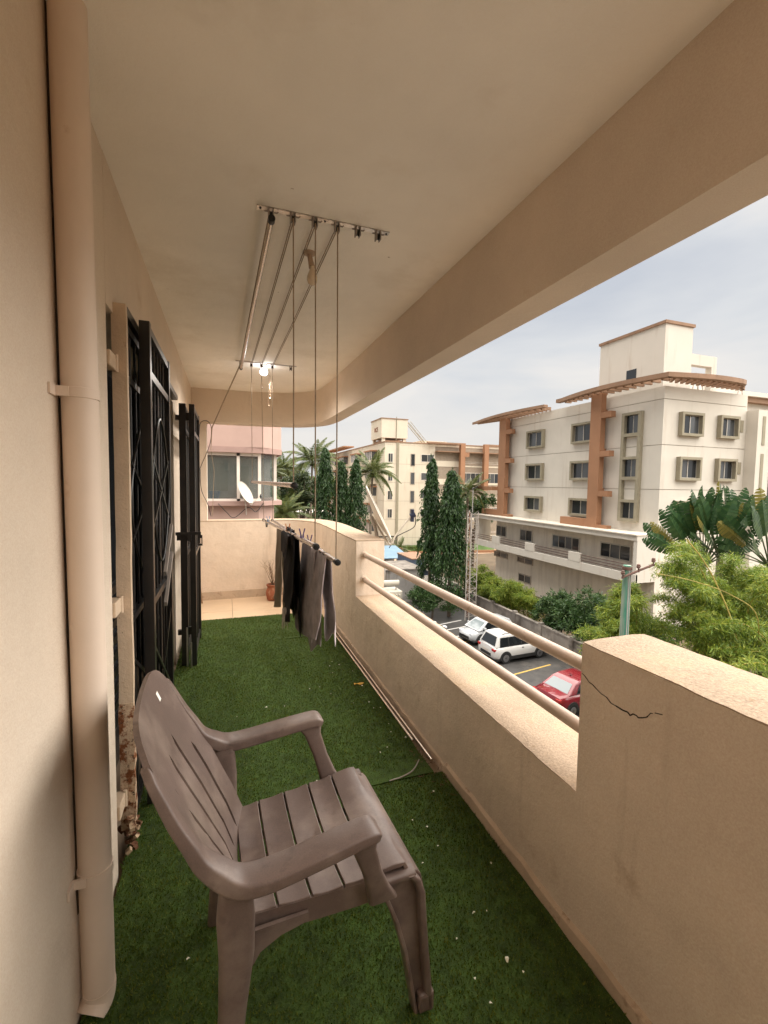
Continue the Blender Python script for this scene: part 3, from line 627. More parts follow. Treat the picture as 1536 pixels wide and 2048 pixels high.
for k, (x, y, l) in enumerate(((0.325, 4.50, .17), (0.392, 4.52, .33), (0.405, 4.56, .25))):
    mb = MB().tube([(x, y, CE-0.03), (x+.004, y, CE-0.06-l)], 0.0014, 5)
    for j in range(int(l/.03)): mb.lathe([(.001, .004), (.003, 0), (.001, -.004)], (x+.002, y, CE-0.08-.03*j), 8)
    mb.lathe([(.001, .012), (.007, 0), (.001, -.012)], (x+.004, y, CE-0.07-l), 10).build('strand', 'holder', t, smooth=True)
# ================================================================ WASHING
def drape(name, mat, xr, zr, y0, y1, lf, lb, amp, k, ph, parent, taper=0.0, spread=0.012, flip=1, hem=0.02, ny=34, nl=26):
    rows = []
    for j in range(ny+1):
        f = j/ny; y = y0+(y1-y0)*f; r = []
        lfj = lf*(1-0.05*math.sin(f*5+ph)) + hem*math.sin(f*9+ph*2); lbj = lb*(1-0.05*math.cos(f*4+ph))
        for i in range(nl+1):
            u = i/nl
            w = lfj+0.05+lbj; d = u*w
            if d < lfj: z = -(lfj-d); sx = 1
            elif d < lfj+0.05: a = (d-lfj)/0.05*PI; z = 0.014*math.sin(a); sx = math.cos(a)
            else: z = -(d-lfj-0.05); sx = -1
            q = min(1, max(0, -z)/max(lf, .01))
            x = sx*(0.014+spread*q) + amp*q*(0.6*math.sin(k*y+ph+sx*0.9)+0.7*math.sin(.43*k*y+2.1*ph+2.5*z+sx)) + 0.007*q*math.sin(1.7*k*y+2*ph+14*z) + 0.004*math.sin(31*z+5*k*y*.3+ph)*q
            yy = y + (0.5-f)*taper*q + 0.012*q*math.sin(11*z+ph)
            r.append((xr+flip*x, yy, zr+z))
        rows.append(r)
    return MB().slab(rows, 0.0035).build(name, mat, parent, smooth=70)
xr = lambda i, y: ROD[i][0]+(ROD[i][1]-ROD[i][0])*(y-2)/2.53
zr = lambda i, y: ROD[i][2]+(ROD[i][3]-ROD[i][2])*(y-2)/2.53
t = thing('grey_trousers', 'crumpled grey garment folded over the lowest hanging rod', 'garment', (0.46, 2.4, 1.14))
drape('trouser_leg', 'cloth_grey', xr(2, 2.25), zr(2, 2.25), 2.12, 2.40, .45, .43, .026, 17, .4, t, .04, .048)
drape('trouser_leg', 'cloth_grey', xr(2, 2.55)-.008, zr(2, 2.55), 2.34, 2.76, .57, .50, .034, 13, 1.9, t, .08, .026)
t = thing('black_top', 'black long sleeved garment pegged over the middle hanging rod', 'garment', (0.36, 2.6, 1.2))
drape('body', 'cloth_black', xr(1, 2.5), zr(1, 2.5)-.002, 2.50, 2.88, .58, .50, .022, 11, .9, t, .05, .018)
drape('sleeve', 'cloth_charcoal', xr(1, 2.75)-.028, zr(1, 2.75)-.004, 2.56, 2.86, .44, .12, .016, 18, 2.6, t, .12, .024)
o = drape('fold', 'cloth_charcoal', xr(1, 2.3)+.006, zr(1, 2.3), 2.72, 2.92, .50, .46, .020, 14, 3.3, t, .03, .014)
mb = MB()
for k in range(26):
    a = (xr(1, 2.7)-.045+random.uniform(-.012, .014), 2.66+random.uniform(-.03, .03), .76); mb.bar(a, (a[0]+random.uniform(-.012, .012), a[1], a[2]-random.uniform(.06, .13)), .003, .002)
mb.build('tassel', 'cloth_white', t)
t = thing('olive_cloth', 'thin olive grey cloth hanging behind the black garment', 'garment', (0.37, 3.3, 1.15))
drape('sheet', 'cloth_olive', xr(1, 3.25), zr(1, 3.3), 2.96, 3.34, .585, .50, .020, 22, 1.2, t, .02, .020, hem=.006)
def peg(label, x, y, z, mat):
    t = thing('clothes_peg', label, 'clothes peg', (x, y, z), group='clothes pegs')
    for s in (-1, 1):
        MB().bar((x+s*.004, y, z-.03), (x+s*.006, y, z+.008), .008, .006).bar((x+s*.006, y, z+.008), (x+s*.014, y, z+.042), .008, .005).build('jaw', mat, t)
    MB().lathe([(.005, -.005), (.005, .005)], (x, y, z+.006), 8, 'y').build('spring', 'steel', t)
peg('purple clothes peg clipped over the black garment', xr(1, 2.33), 2.33, zr(1, 2.33)+.014, 'peg_purple')
peg('dark violet clothes peg clipped to the grey garment', xr(2, 2.62), 2.62, zr(2, 2.62)+.014, 'peg_purple')
peg('orange clothes peg on the middle hanging rod', xr(1, 2.86), 2.86, zr(1, 2.86)+.012, 'peg_orange')
peg('pale blue clothes peg near the far ends of the rods', xr(1, 4.1), 4.10, zr(1, 4.1)+.012, 'peg_blue')
peg('black clothes peg hanging under the far end of the rod', xr(1, 4.25), 4.25, zr(1, 4.25)-.02, 'black_plastic')
# ================================================================ FLOOR THINGS
t = thing('flower_pot', 'terracotta flower pot holding a dry leafless plant by the far parapet', 'flower pot', (0.555, 5.82, 0))
MB().lathe([(.055, 0), (.075, .02), (.088, .08), (.086, .12), (.072, .16), (.070, .175), (.082, .19), (.084, .205), (.072, .207), (.066, .185)], (0.555, 5.82, 0.001), 24).build('pot', 'terracotta', t, smooth=True)
MB().lathe([(.068, .178), (.06, .190), (.01, .196)], (0.555, 5.82, 0.001), 20).build('soil', 'soil', t, smooth=True)
mb = MB()
for k in range(12):
    a = random.uniform(0, 2*PI); p = [Vector((0.555, 5.82, .18))]; d = Vector((math.cos(a)*.25, math.sin(a)*.25, 1)).normalized()
    for j in range(5):
        d = (d+Vector((random.uniform(-.35, .35), random.uniform(-.35, .35), random.uniform(-.1, .25)))).normalized(); p.append(p[-1]+d*random.uniform(.045, .08))
        if j > 1:
            q = p[-1]+Vector((random.uniform(-.06, .06), random.uniform(-.06, .06), random.uniform(.0, .06))); mb.tube([p[-1], q], [.0016, .0008], 4)
    mb.tube(p, [.0034, .003, .0026, .002, .0016, .001], 5)
mb.build('dry_stems', 'twig', t)
t = thing('wooden_stick', 'thin brown stick leaning in the far left corner', 'stick', (-0.285, 5.9, 0))
MB().tube([(-0.285, 5.84, 0.012), (-0.375, 5.98, 0.85)], 0.009, 10).build('shaft', 'wood_stick', t, smooth=True)
for i, (x0, y0, x1, y1, z, lab) in enumerate(((0.995, 4.36, 1.010, 2.32, .022, 'shorter spare steel rod lying along the foot of the parapet'), (1.030, 4.45, 1.037, 2.12, .020, 'longer spare steel rod lying in the gutter against the parapet'))):
    t = thing('spare_rod', lab, 'rod', (x0, y0, 0), group='spare rods on the floor')
    MB().tube([(x0, y0, z), ((x0+x1)/2+.004, (y0+y1)/2, z-.004), (x1, y1, z)], 0.0095, 10).build('rod', 'rod_steel', t, smooth=True)
# petals and leaves scattered on the turf
pm = MB().slab([[(-.006, -.004, 0), (-.006, .004, .001)], [(0, -.006, .004), (0, .006, .005)], [(.008, -.003, .001), (.009, .002, 0)]], .001).mesh('petal', 'petal', smooth=True)
for k in range(46):
    if k < 26: x = random.gauss(0.80, .13); y = random.uniform(1.0, 3.6)
    else: x = random.uniform(-.15, .95); y = random.uniform(.85, 3.9)
    x = min(.98, x)
    if -0.05 < x < 0.56 and 1.02 < y < 1.58 and k % 3: x = random.uniform(.66, .95)
    o = bpy.data.objects.new('petal', pm); C.objects.link(o); o.location = (x, y, .024+random.uniform(0, .004)); s = random.choice([.45, .55, .6, .75, 1])
    o.rotation_euler = (random.uniform(-.4, .4), random.uniform(-.4, .4), random.uniform(0, 6.3)); o.scale = (s, s, s)
    tag(o, 'small white petal fallen on the green turf', 'petal', 'white petals scattered on the turf')
o = MB().slab([[(.88+.012*i, 3.12+.006*math.sin(i)+j*.011-.008, .026+.004*math.sin(i*1.3+j)) for j in range(3)] for i in range(7)], .0012).build('fallen_leaf', 'yellow_leaf', smooth=True)
tag(o, 'yellow fallen leaf lying on the middle turf strip', 'leaf')
mb = MB()
for k in range(40):
    x = random.uniform(.93, 1.045); y = 2.02+random.gauss(0, .10); a = random.uniform(0, PI); l = random.uniform(.008, .03)
    mb.bar((x, y, .016), (x+l*math.cos(a), y+l*math.sin(a), .018), .003, .002)
o = mb.build('leaf_litter', 'twig'); o['kind'] = 'stuff'; o['label'] = 'dry leaf litter gathered in the gutter at the turf seam'; o['category'] = 'leaf litter'
o = MB().tube(arc([(.76, 2.03, .02), (.83, 2.035, .024), (.90, 2.06, .028), (.965, 2.13, .03)], 4), .0035, 6).build('loose_cord', 'grey_plastic', smooth=True)
tag(o, 'short grey cord lying at the near turf seam', 'cord')
# wires on the far corner
for lab, pts in (('black cable looping out of the far left corner', [(-.30, 5.9, 2.06), (-.29, 5.95, 2.20), (-.22, 6.0, 2.24), (-.17, 6.03, 2.16), (-.19, 6.04, 1.95), (-.30, 6.0, 1.66), (-.37, 5.95, 1.45)]),
                 ('thin cable hanging down the far left corner', [(-.30, 6.0, 1.66), (-.29, 6.02, 1.4), (-.22, 6.03, 1.22), (-.18, 6.04, 1.06)])):
    o = MB().tube(arc(pts, 6), .004, 6).build('cable', 'black_plastic', smooth=True); tag(o, lab, 'cable')
o = MB().tube([(-.335, 5.5, 2.04), (-.335, 5.5, 1.28)], .006, 8).build('iron_rod', 'black_steel', smooth=True); tag(o, 'thin black iron rod upright by the far left corner', 'rod')
# satellite dish on the outside of the parapet, seen edge on
def dish(label, c, nrm, upv, rad, lnb, base, mat='white_plastic', lmat='horn_navy'):
    t = thing('satellite_dish', label, 'satellite dish', base)
    n = Vector(nrm).normalized(); u = (Vector(upv)-n*n.dot(Vector(upv))).normalized(); w = n.cross(u); c = Vector(c)
    rows = []
    for i in range(8):
        r = rad*i/7+0.002; rows.append([c + u*(r*1.05*math.cos(a)) + w*(r*math.sin(a)) + n*(0.16*rad*(i/7)**2) for a in np.linspace(0, 2*PI, 33)])
    MB().slab(rows, 0.006).build('reflector', mat, t, smooth=60)
    MB().tube([c+u*rad*1.05*math.cos(a)+w*rad*math.sin(a)+n*(0.16*rad) for a in np.linspace(0, 2*PI, 33)], .007, 6).build('rim', mat, t, smooth=True)
    low = c-u*rad*1.03+n*0.1*rad; L_ = Vector(lnb)
    MB().tube(arc([c-n*.03, low-n*.02-u*.03, low+(L_-low)*.25-Vector((0, 0, .03)), low+(L_-low)*.7, L_], 5), .009, 8).build('feed_arm', mat, t, smooth=True)
    o = MB().tube([L_-n*.02, L_+n*.03], .026, 12).tube([L_+Vector((0, 0, -.06)), L_+Vector((0, 0, .055))], .018, 10).build('feed_horn', lmat, t, smooth=True)
    MB().tube(arc([L_+Vector((.02, 0, .01)), L_+Vector((.035, 0, -.05)), L_+Vector((.01, 0, -.12)), low+(L_-low)*.3-Vector((0, 0, .045)), low-Vector((0, 0, .08))], 5), .004, 6).build('cable', 'black_plastic', t, smooth=True)
    MB().tube([c-n*.035, c-n*.05-u*.12, Vector(base)+Vector((0, 0, .12)), Vector(base)], .016, 10).build('mast', 'steel', t, smooth=True)
    return t
dn = Rt*0.90+Up*0.42+F*(-0.015)
dish('white satellite dish seen edge-on outside the parapet end', (1.335, 4.08, 1.205), dn, -0.42*Rt+0.9*Up, .265, (1.672, 3.96, 1.205), (1.40, 3.98, .60))
# ================================================================ YARD
struct(B(-400, 600, -400, 900, G-0.6, G-0.02).build('ground', 'earth'))
lot = struct(B(1.6, 19.3, -6, 46, G-0.3, G).build('parking_lot', 'asphalt'))
def sheet(name, pts, z, mat, parent=None):
    return MB().prism(pts, z-0.02, z).build(name, mat, parent)
struct(sheet('road', [(2, 46.2), (22.8, 46.2), (23.6, 60), (60, 60), (60, 66), (20, 66.5), (20, 115), (2, 115)], G+0.03, 'paving'))
struct(sheet('lawn', [(26.5, 62.8), (40, 61.0), (44, 69), (26.5, 69.3)], G+0.34, 'grass_far'))
struct(MB().band([(26.3, 69.3), (26.3, 62.6), (40, 60.8)], [(26.05, 69.3), (26.05, 62.35), (40, 60.5)], G, G+0.42).build('kerb', 'terracotta_paint'))
for k, (y, x0, x1) in enumerate(((15.75, 12.2, 17.6), (18.3, 12.2, 17.8), (20.75, 12.2, 18.0), (23.6, 12.2, 18.0), (26.2, 12.2, 18.0), (28.8, 12.2, 18.0))):
    MB().bar((x0, y-0.55, G+0.004), (x1, y+0.55, G+0.004), 0.11, 0.008).build('painted_line', 'yellow_line' if k < 5 else 'white_line', lot)
MB().bar((14.6, 27.2, G+0.004), (17.4, 27.9, G+0.004), 0.14, 0.008).build('painted_line', 'white_line', lot)
MB().bar((14.4, 29.9, G+0.004), (17.2, 30.6, G+0.004), 0.14, 0.008).build('painted_line', 'white_line', lot)
# compound wall of concrete panels between posts
cw = thing('compound_wall', 'stained grey concrete compound wall behind the parked cars', 'wall', (19.1, 27, G))
for k in range(15):
    y = 4+2.8*k
    B(18.98, 19.24, y-0.14, y+0.14, G, G+1.75).build('post', 'concrete', cw, bevel=0.01)
    B(19.04, 19.18, y+0.14, y+2.66, G, G+1.55).build('panel', 'concrete', cw)
    B(18.99, 19.23, y+0.14, y+2.66, G+1.55, G+1.63).build('coping', 'concrete', cw)
# ================================================================ RIGHT-HAND BUILDING
rb = thing('apartment_block', 'cream four storey block with terracotta pillars and curved brown roof pergola', 'building', (28, 23, G))
X0, Y0, Y1, X1 = 28.0, 23.0, 42.5, 36.25
lv = [-1.72, 1.40, 4.46, 7.55, 8.42]
B(X0+.06, X1-.06, Y0+.06, Y1-.06, G, 8.0).build('core', 'joint', rb)
for i in range(4): B(X0, X1, Y0, Y1, lv[i]+.02, lv[i+1]-.02).build('wall', 'render_cream', rb)
B(X0, X1, Y0, Y1, G-0.01, -1.76).build('wall', 'render_grime', rb)
B(X0+.3, X1-.3, Y0+.3, Y1-.3, 8.42, 8.45).build('roof', 'concrete', rb)
def win_x(p, xf, y0, y1, z0, z1, d=0.32, fw=0.18, panes=2, fmat='window_frame', gmat='glass_dark', cur=True):
    """projecting window in a wall that faces -X"""
    w = MB().box(xf-d, xf, y0, y1, z1-fw, z1).box(xf-d, xf, y0, y1, z0, z0+fw).box(xf-d, xf, y0, y0+fw, z0+fw, z1-fw).box(xf-d, xf, y1-fw, y1, z0+fw, z1-fw).build('window', fmat, p, label=None)
    a, b = y0+fw, y1-fw
    for k in range(panes):
        ya, yb = a+(b-a)*k/panes, a+(b-a)*(k+1)/panes
        B(xf-.03, xf-.004, ya+.03, yb-.03, z0+fw+.03, z1-fw-.03).build('pane', gmat if (k+int(z0*3)) % 2 else 'glass_grey', w)
        MB().box(xf-.06, xf-.002, ya, ya+.03, z0+fw, z1-fw).box(xf-.06, xf-.002, yb-.03, yb, z0+fw, z1-fw).box(xf-.06, xf-.002, ya+.03, yb-.03, z0+fw, z0+fw+.03).box(xf-.06, xf-.002, ya+.03, yb-.03, z1-fw-.03, z1-fw).build('sash', 'aluminium', w)
    return w
def win_y(p, yf, x0, x1, z0, z1, d=0.32, fw=0.18, panes=2, fmat='window_frame', gmat='glass_dark'):
    """projecting window in a wall that faces -Y"""
    w = MB().box(x0, x1, yf-d, yf, z1-fw, z1).box(x0, x1, yf-d, yf, z0, z0+fw).box(x0, x0+fw, yf-d, yf, z0+fw, z1-fw).box(x1-fw, x1, yf-d, yf, z0+fw, z1-fw).build('window', fmat, p)
    a, b = x0+fw, x1-fw
    for k in range(panes):
        xa, xb = a+(b-a)*k/panes, a+(b-a)*(k+1)/panes
        B(xa+.03, xb-.03, yf-.03, yf-.004, z0+fw+.03, z1-fw-.03).build('pane', gmat if (k+int(z0*3)) % 2 else 'glass_grey', w)
        MB().box(xa, xa+.03, yf-.06, yf-.002, z0+fw, z1-fw).box(xb-.03, xb, yf-.06, yf-.002, z0+fw, z1-fw).box(xa+.03, xb-.03, yf-.06, yf-.002, z0+fw, z0+fw+.03).box(xa+.03, xb-.03, yf-.06, yf-.002, z1-fw-.03, z1-fw).build('sash', 'aluminium', w)
    return w
for z0, z1 in ((5.12, 6.80), (2.05, 3.66), (-.95, .55)):
    for a, b in ((6.0, 8.35), (12.0, 14.45)): win_x(rb, X0, Y0+a, Y0+b, z0, z1)
for z0, z1 in ((5.12, 6.74), (2.05, 3.68), (-.98, .62)):
    for a, b in ((1.42, 3.52), (5.20, 7.15)): win_y(rb, Y0, X0+a, X0+b, z0, z1)
    B(X0+7.65, X0+7.95, Y0-.03, Y0-.003, z0+.55, z1-.2).build('vent', 'window_frame', rb)
# vertical strip of three windows
sp = MB().box(X0-.30, X0, Y0+1.50, Y0+1.74, -1.0, 6.95).box(X0-.30, X0, Y0+2.92, Y0+3.16, -1.0, 6.95).build('window_strip', 'window_frame', rb)
for z0, z1 in ((5.2, 6.95), (2.05, 3.75), (-1.0, .62)):
    B(X0-.30, X0, Y0+1.74, Y0+2.92, z1-.2, z1).build('strip_rail', 'window_frame', sp); B(X0-.30, X0, Y0+1.74, Y0+2.92, z0, z0+.24).build('strip_rail', 'window_frame', sp)
    for k in range(2):
        ya = Y0+1.74+.59*k
        B(X0-.05, X0-.02, ya+.04, ya+.55, z0+.26, z1-.22).build('pane', 'glass_dark' if k else 'glass_grey', sp)
    B(X0-.06, X0-.055+.045, Y0+2.31, Y0+2.35, z0+.24, z1-.2).build('mullion', 'aluminium', sp)
for k, z in enumerate((5.6, 4.7, 3.0, 1.5, -.2)):
    B(X0-.12, X0-.002, Y0+18.75, Y0+19.35, z-.6, z+.6).build('slot_window', 'window_frame', rb)
# terracotta pillars with stubs at each slab
for a, b, st in ((4.60, 5.66, 1), (17.10, 18.30, 1)):
    c = B(X0-.85, X0-.35, Y0+a, Y0+b, -1.70, 8.72).build('pillar', 'terracotta_paint', rb, bevel=0.02)
    for z in (7.0, 4.05, 1.0): B(X0-.83, X0-.37, Y0+a-.95, Y0+a-.001, z-.22, z+.22).build('stub', 'terracotta_paint', c)
    for z in (7.3, 4.3, 1.2): B(X0-.35+.001, X0-.001, Y0+a+.2, Y0+b-.2, z-.2, z+.2).build('bracket', 'terracotta_paint', c)
    B(X0-.83, X0-.37, Y0+b+.001, Y0+b+3.0, -1.70, -1.05).build('foot_beam', 'terracotta_paint', c)
    B(X0-.83, X0-.37, Y0+a-1.0, Y0+a-.001, -1.70, -1.42).build('foot_beam', 'terracotta_paint', c)
B(X0-1.6, X0-.45, Y0+18.301, Y0+24.0, 1.0, 1.4).build('link_beam', 'terracotta_paint', rb)
# podium gallery
XPd = 26.2
B(XPd, X0-.001, Y0, 44.0, -2.12, -1.74).build('gallery_roof', 'render_white', rb, bevel=0.02)
B(XPd-.12, X0-.001, Y0-.05, 44.05, -1.739, -1.66).build('gallery_coping', 'render_grime', rb)
B(XPd+.05, X0-.001, Y0, Y0+.30, -5.0, -2.12).build('gallery_end', 'render_white', rb)
B(XPd+.05, X0-.001, 43.7, 44.0, -5.0, -2.12).build('gallery_end', 'render_white', rb)
B(XPd+.2, X0-.001, Y0+.3, 43.7, -5.0, -4.85).build('gallery_floor', 'concrete', rb)
B(XPd, XPd+.2, Y0, 44.0, -5.05, -4.42).build('balustrade', 'render_white', rb, bevel=0.01)
for a, b in ((40.6, 39.2), (35.05, 33.7), (29.4, 28.1)): B(XPd-.02, XPd+.19, b, a, -4.419, -3.70).build('balustrade_post', 'render_white', rb, bevel=0.01)
for a, b in ((40.6, 43.7), (35.05, 39.2), (29.4, 33.7), (Y0+.3, 28.1)):
    for z in (-4.25, -4.05, -3.84): MB().tube([(XPd+.1, a, z), (XPd+.1, b, z)], .028, 6).build('railing', 'rusty_iron', rb)
for y0, y1, n in ((40.6, 42.5, 2), (36.3, 38.3, 2), (30.1, 33.5, 4), (25.0, 27.9, 3)):
    win_x(rb, X0, y0, y1, -3.98, -2.78, d=.06, fw=.07, panes=n, fmat='aluminium')
for y0, y1, z0, z1 in ((40.3, 42.8, -6.25, -5.65), (36.1, 38.6, -6.2, -5.6), (36.3, 38.3, -8.1, -7.3)):
    win_x(rb, X0, y0, y1, z0, z1, d=.05, fw=.05, panes=2, fmat='joint')
# curved pergola brim
def brim(outer, wall_pts, z0, z1, dz=0.0):
    n = len(outer); inn = []
    for i, (x, y) in enumerate(outer):
        wx, wy = wall_pts[i]; d = math.hypot(wx-x, wy-y)+1e-6; k = min(.45/d, .8); inn.append((x+(wx-x)*k, y+(wy-y)*k))
    o = MB().band(inn, outer, z0, z1).build('roof_fascia', 'brown_trim', rb)
    for i in range(1, n-1):
        (x, y), (wx, wy) = inn[i], wall_pts[i]
        MB().bar((x, y, z1-.22), (wx, wy, z1-.22), .16, .30).build('rafter', 'brown_trim', o)
N1 = 17; ts = np.linspace(0, 1, N1)
brim([(X0-.95-.75*math.sin(PI*min(1, t*1.05)), Y0-1.0+10.6*t) for t in ts], [(X0+.02, Y0-.9+10.4*t) for t in ts], 8.72, 9.02)
brim([(X0-.9-.9*math.sin(PI*min(1, .12+t*.9)), Y0+10.8+13.0*t) for t in ts], [(X0+.02, Y0+10.9+8.4*t) for t in ts], 8.52, 8.78)
brim([(X0-.95+8.5*t, Y0-1.0-.6*math.sin(PI*min(1, t*.95))+1.1*max(0, t-.8)/.2) for t in ts], [(X0+.02+8.0*t, Y0+.02) for t in ts], 8.72, 9.02)
# stair tower on the roof
B(X0+.4, X0+3.0, Y0+.5, Y0+6.2, 8.46, 12.75).build('stair_tower', 'render_white', rb)
B(X0+.3, X0+3.1, Y0+.4, Y0+6.3, 12.75, 12.95).build('tower_coping', 'brown_trim', rb)
B(X0+.36, X0+.39, Y0+2.7, Y0+3.55, 9.15, 10.2).build('tower_window', 'glass_dark', rb)
MB().box(X0+3.0, X0+5.6, Y0+.55, Y0+1.0, 10.25, 11.0).box(X0+5.1, X0+5.6, Y0+.551, Y0+.999, 8.46, 10.25).build('roof_portal', 'render_white', rb)
for x in (3.5, 4.0, 8.2):
    MB().bar((X0+x, Y0+.7, 8.5), (X0+x+.28, Y0+.7, 9.75), .06).bar((X0+x+.28, Y0+.7, 9.75), (X0+x+.56, Y0+.7, 8.5), .06).build('roof_bracket', 'mast_white', rb)
# adjoining wing at the right edge of the view
wg = thing('stair_wing', 'pale stair wing with tall slot windows at the right end of the block', 'building', (40, 21.5, G))
B(X1+.003, 37.25, 22.2, 30, G, 7.25).build('stair_wall', 'render_cream', wg)
B(37.25, 46, 22.6, 30, G, 7.0).build('wall', 'render_cream', wg)
for z0, z1 in ((4.7, 6.8), (1.5, 4.1), (-1.7, 1.0)): B(36.75, 37.05, 22.17, 22.197, z0, z1).build('slot_window', 'window_frame', wg)
for z0, z1 in ((3.4, 6.2), (.0, 2.9)): B(38.4, 39.6, 22.57, 22.597, z0, z1).build('slot_window', 'glass_grey', wg)
rb2 = thing('white_block', 'white block with brown roof band rising behind the side wing', 'building', (48, 34, G))
B(39.5, 60, 31, 46, G, 10.0).build('wall', 'render_white', rb2)
B(38.6, 61, 30.4, 46.6, 10.0, 10.5).build('roof_band', 'brown_trim', rb2)
B(38.3, 61.3, 30.1, 46.9, 10.5, 10.9).build('roof', 'render_white', rb2)
B(40.0, 60.5, 30.9, 30.98, 8.6, 8.9).build('window_band', 'brown_trim', rb2)
# ================================================================ FAR BUILDING
fb = thing('apartment_block', 'distant cream block with slit windows, balconies and a square roof tank', 'building', (24.3, 69.5, G))
FY, FX0, FX1 = 69.5, 24.3, 50.0
zl = [-7.4, -4.35, -1.3, 1.75, 4.8, 7.9]
B(FX0+.08, FX1, FY+.08, 110, G, 8.0).build('core', 'joint', fb)
B(FX0, 33.3, FY, 109.9, G-.01, -7.42).build('wall', 'render_far', fb)
for i in range(5): B(FX0, 33.3, FY, 109.9, zl[i]+.02, zl[i+1]-.02).build('wall', 'render_far', fb)
B(FX0, FX1, FY, 110, 7.9, 8.25).build('parapet', 'render_far', fb)
B(FX0-.08, FX1+.08, FY-.08, 110.1, 8.25, 8.42).build('coping', 'brown_trim', fb)
B(33.3, FX1-.1, FY+1.6, 109, G, 7.9).build('wall', 'render_far', fb)
for z in (6.55, 3.5, .45, -2.55):
    win_y(fb, FY, 28.85, 29.65, z-2.05, z, d=.04, fw=.06, panes=1, fmat='joint')
    win_y(fb, FY, 24.85, 25.75, z-1.55, z, d=.05, fw=.07, panes=2, fmat='white_frame')
    win_y(fb, FY, 30.7, 33.1, z-1.35, z, d=.06, fw=.08, panes=2, fmat='white_frame')
B(26.35, 26.75, FY-.14, FY-.001, G, 8.24).build('downpipe', 'window_frame', fb)
for i, z in enumerate(zl[:-1]):
    B(33.3, FX1, FY+.1, FY+1.6, z-.2, z).build('balcony_slab', 'render_far', fb)
    if i in (2,): B(33.3, 38, FY, FY+.1, z-.22, z+1.0).build('balcony_front', 'render_far', fb); 
    else: B(33.3, 38, FY, FY+.1, z-.22, z+.75).build('balcony_front', 'render_far', fb)
    if i == 3 or i == 1:
        win_y(fb, FY+.05, 38.3, 42.1, z+.05, z+1.9, d=.05, fw=.08, panes=4, fmat='white_frame'); win_y(fb, FY+.05, 43.1, 46, z+.05, z+1.9, d=.05, fw=.08, panes=3, fmat='white_frame')
    B(38, FX1, FY, FY+.1, z-.22, z+.05).build('balcony_front', 'render_far', fb)
    win_y(fb, FY+1.6, 34.1, 36.4, z+.2, z+1.7, d=.05, fw=.08, panes=2, fmat='white_frame')
    win_y(fb, FY+1.6, 39.0, 40.8, z+.1, z+1.9, d=.05, fw=.08, panes=2, fmat='joint')
    win_y(fb, FY+1.6, 44.0, 46.0, z+.1, z+1.9, d=.05, fw=.08, panes=2, fmat='joint')
    if i != 3:
        for zz in (.35, .6): MB().tube([(38, FY+.05, z+zz+.1), (FX1, FY+.05, z+zz+.1)], .03, 5).build('railing', 'white_frame', fb)
B(33.3, FX1, FY-1.0, FY+1.6, 7.0, 7.16).build('canopy', 'brown_trim', fb)
B(38.3, 39.3, FY-.98, FY-.55, 6.30, 6.99).build('awning', 'terracotta_paint', fb)
for x in (37.5, 42.1): 
    c = B(x, x+.85, FY-1.3, FY-.6, .6, 8.55).build('pillar', 'terracotta_paint', fb)
    B(x+.1, x+.75, FY-.59, FY-.001, 1.5, 1.9).build('stub', 'terracotta_paint', c)
B(31.3, 37.49, FY-1.3, FY-.9, 8.3, 8.56).build('pergola_beam', 'brown_trim', fb); B(42.96, FX1, FY-1.3, FY-.9, 8.3, 8.56).build('pergola_beam', 'brown_trim', fb)
for k in range(10): B(32.0+.55*k, 32.2+.55*k, FY-.89, FY-.081, 8.3, 8.5).build('pergola_slat', 'brown_trim', fb)
B(32, 37, FY+3, FY+9, 8.43, 9.1).build('roof_room', 'render_far', fb)
# left flank: bays with window bands
for j, y in enumerate((75.5, 85, 95, 103)):
    for i, z in enumerate(zl[:-1]):
        b = B(FX0-1.0, FX0-.001, y-2.0, y+2.0, z-.3, z+.75).build('bay', 'render_far', fb)
        B(FX0-.95, FX0-.002, y-1.9, y+1.9, z+.75, z+2.2).build('bay_glass', 'glass_grey', b)
        for k in range(5): B(FX0-1.0, FX0-.94, y-1.9+.9*k, y-1.72+.9*k, z+.75, z+2.2).build('mullion', 'white_frame', b)
        B(FX0-1.15, FX0-.002, y-2.15, y+2.15, z+2.2, z+2.42).build('hood', 'terracotta_paint', b)
for y in (106,): B(FX0-1.6, FX0-.7, y-.6, y+.6, -7, 8.85).build('pillar', 'terracotta_paint', fb)
B(FX0-1.7, FX0+.5, 90, 108, 8.85, 9.1).build('roof_brim', 'terracotta_paint', fb)
# roof tank
B(22.9+1.5, 28.6, FY+1.5, FY+6.5, 8.43, 8.75).build('tank_plinth', 'brown_trim', fb)
tk = B(24.1, 28.7, FY+1.2, FY+6.8, 9.1, 12.2).build('roof_tank', 'render_far', fb)
for x, y in ((24.3, FY+1.4), (28.0, FY+1.4), (24.3, FY+6.1), (28.0, FY+6.1)): B(x, x+.5, y, y+.5, 8.43, 9.1).build('tank_leg', 'render_far', tk)
B(24.0, 28.8, FY+1.1, FY+6.9, 12.2, 12.34).build('tank_coping', 'brown_trim', tk)
MB().tube([(26.7, FY+1.14, 8.8), (26.7, FY+1.14, 12.6)], .06, 6).build('tank_pipe', 'window_frame', tk)
cu = bpy.data.curves.new('tank_lettering', 'FONT'); cu.body = 'RCE'; cu.size = 1.05; cu.extrude = .02
tmp = bpy.data.objects.new('tmp_text', cu); C.objects.link(tmp); bpy.context.view_layer.update()
me = bpy.data.meshes.new_from_object(tmp.evaluated_get(bpy.context.evaluated_depsgraph_get())); bpy.data.objects.remove(tmp)
me.materials.append(MAT['mast_rust']); lt = bpy.data.objects.new('lettering', me); C.objects.link(lt); lt.parent = tk
o_ = OFF[tk.name]; lt.location = (24.06-o_[0], FY+4.9-o_[1], 10.25-o_[2]); lt.rotation_euler = (R(90), 0, R(-90))
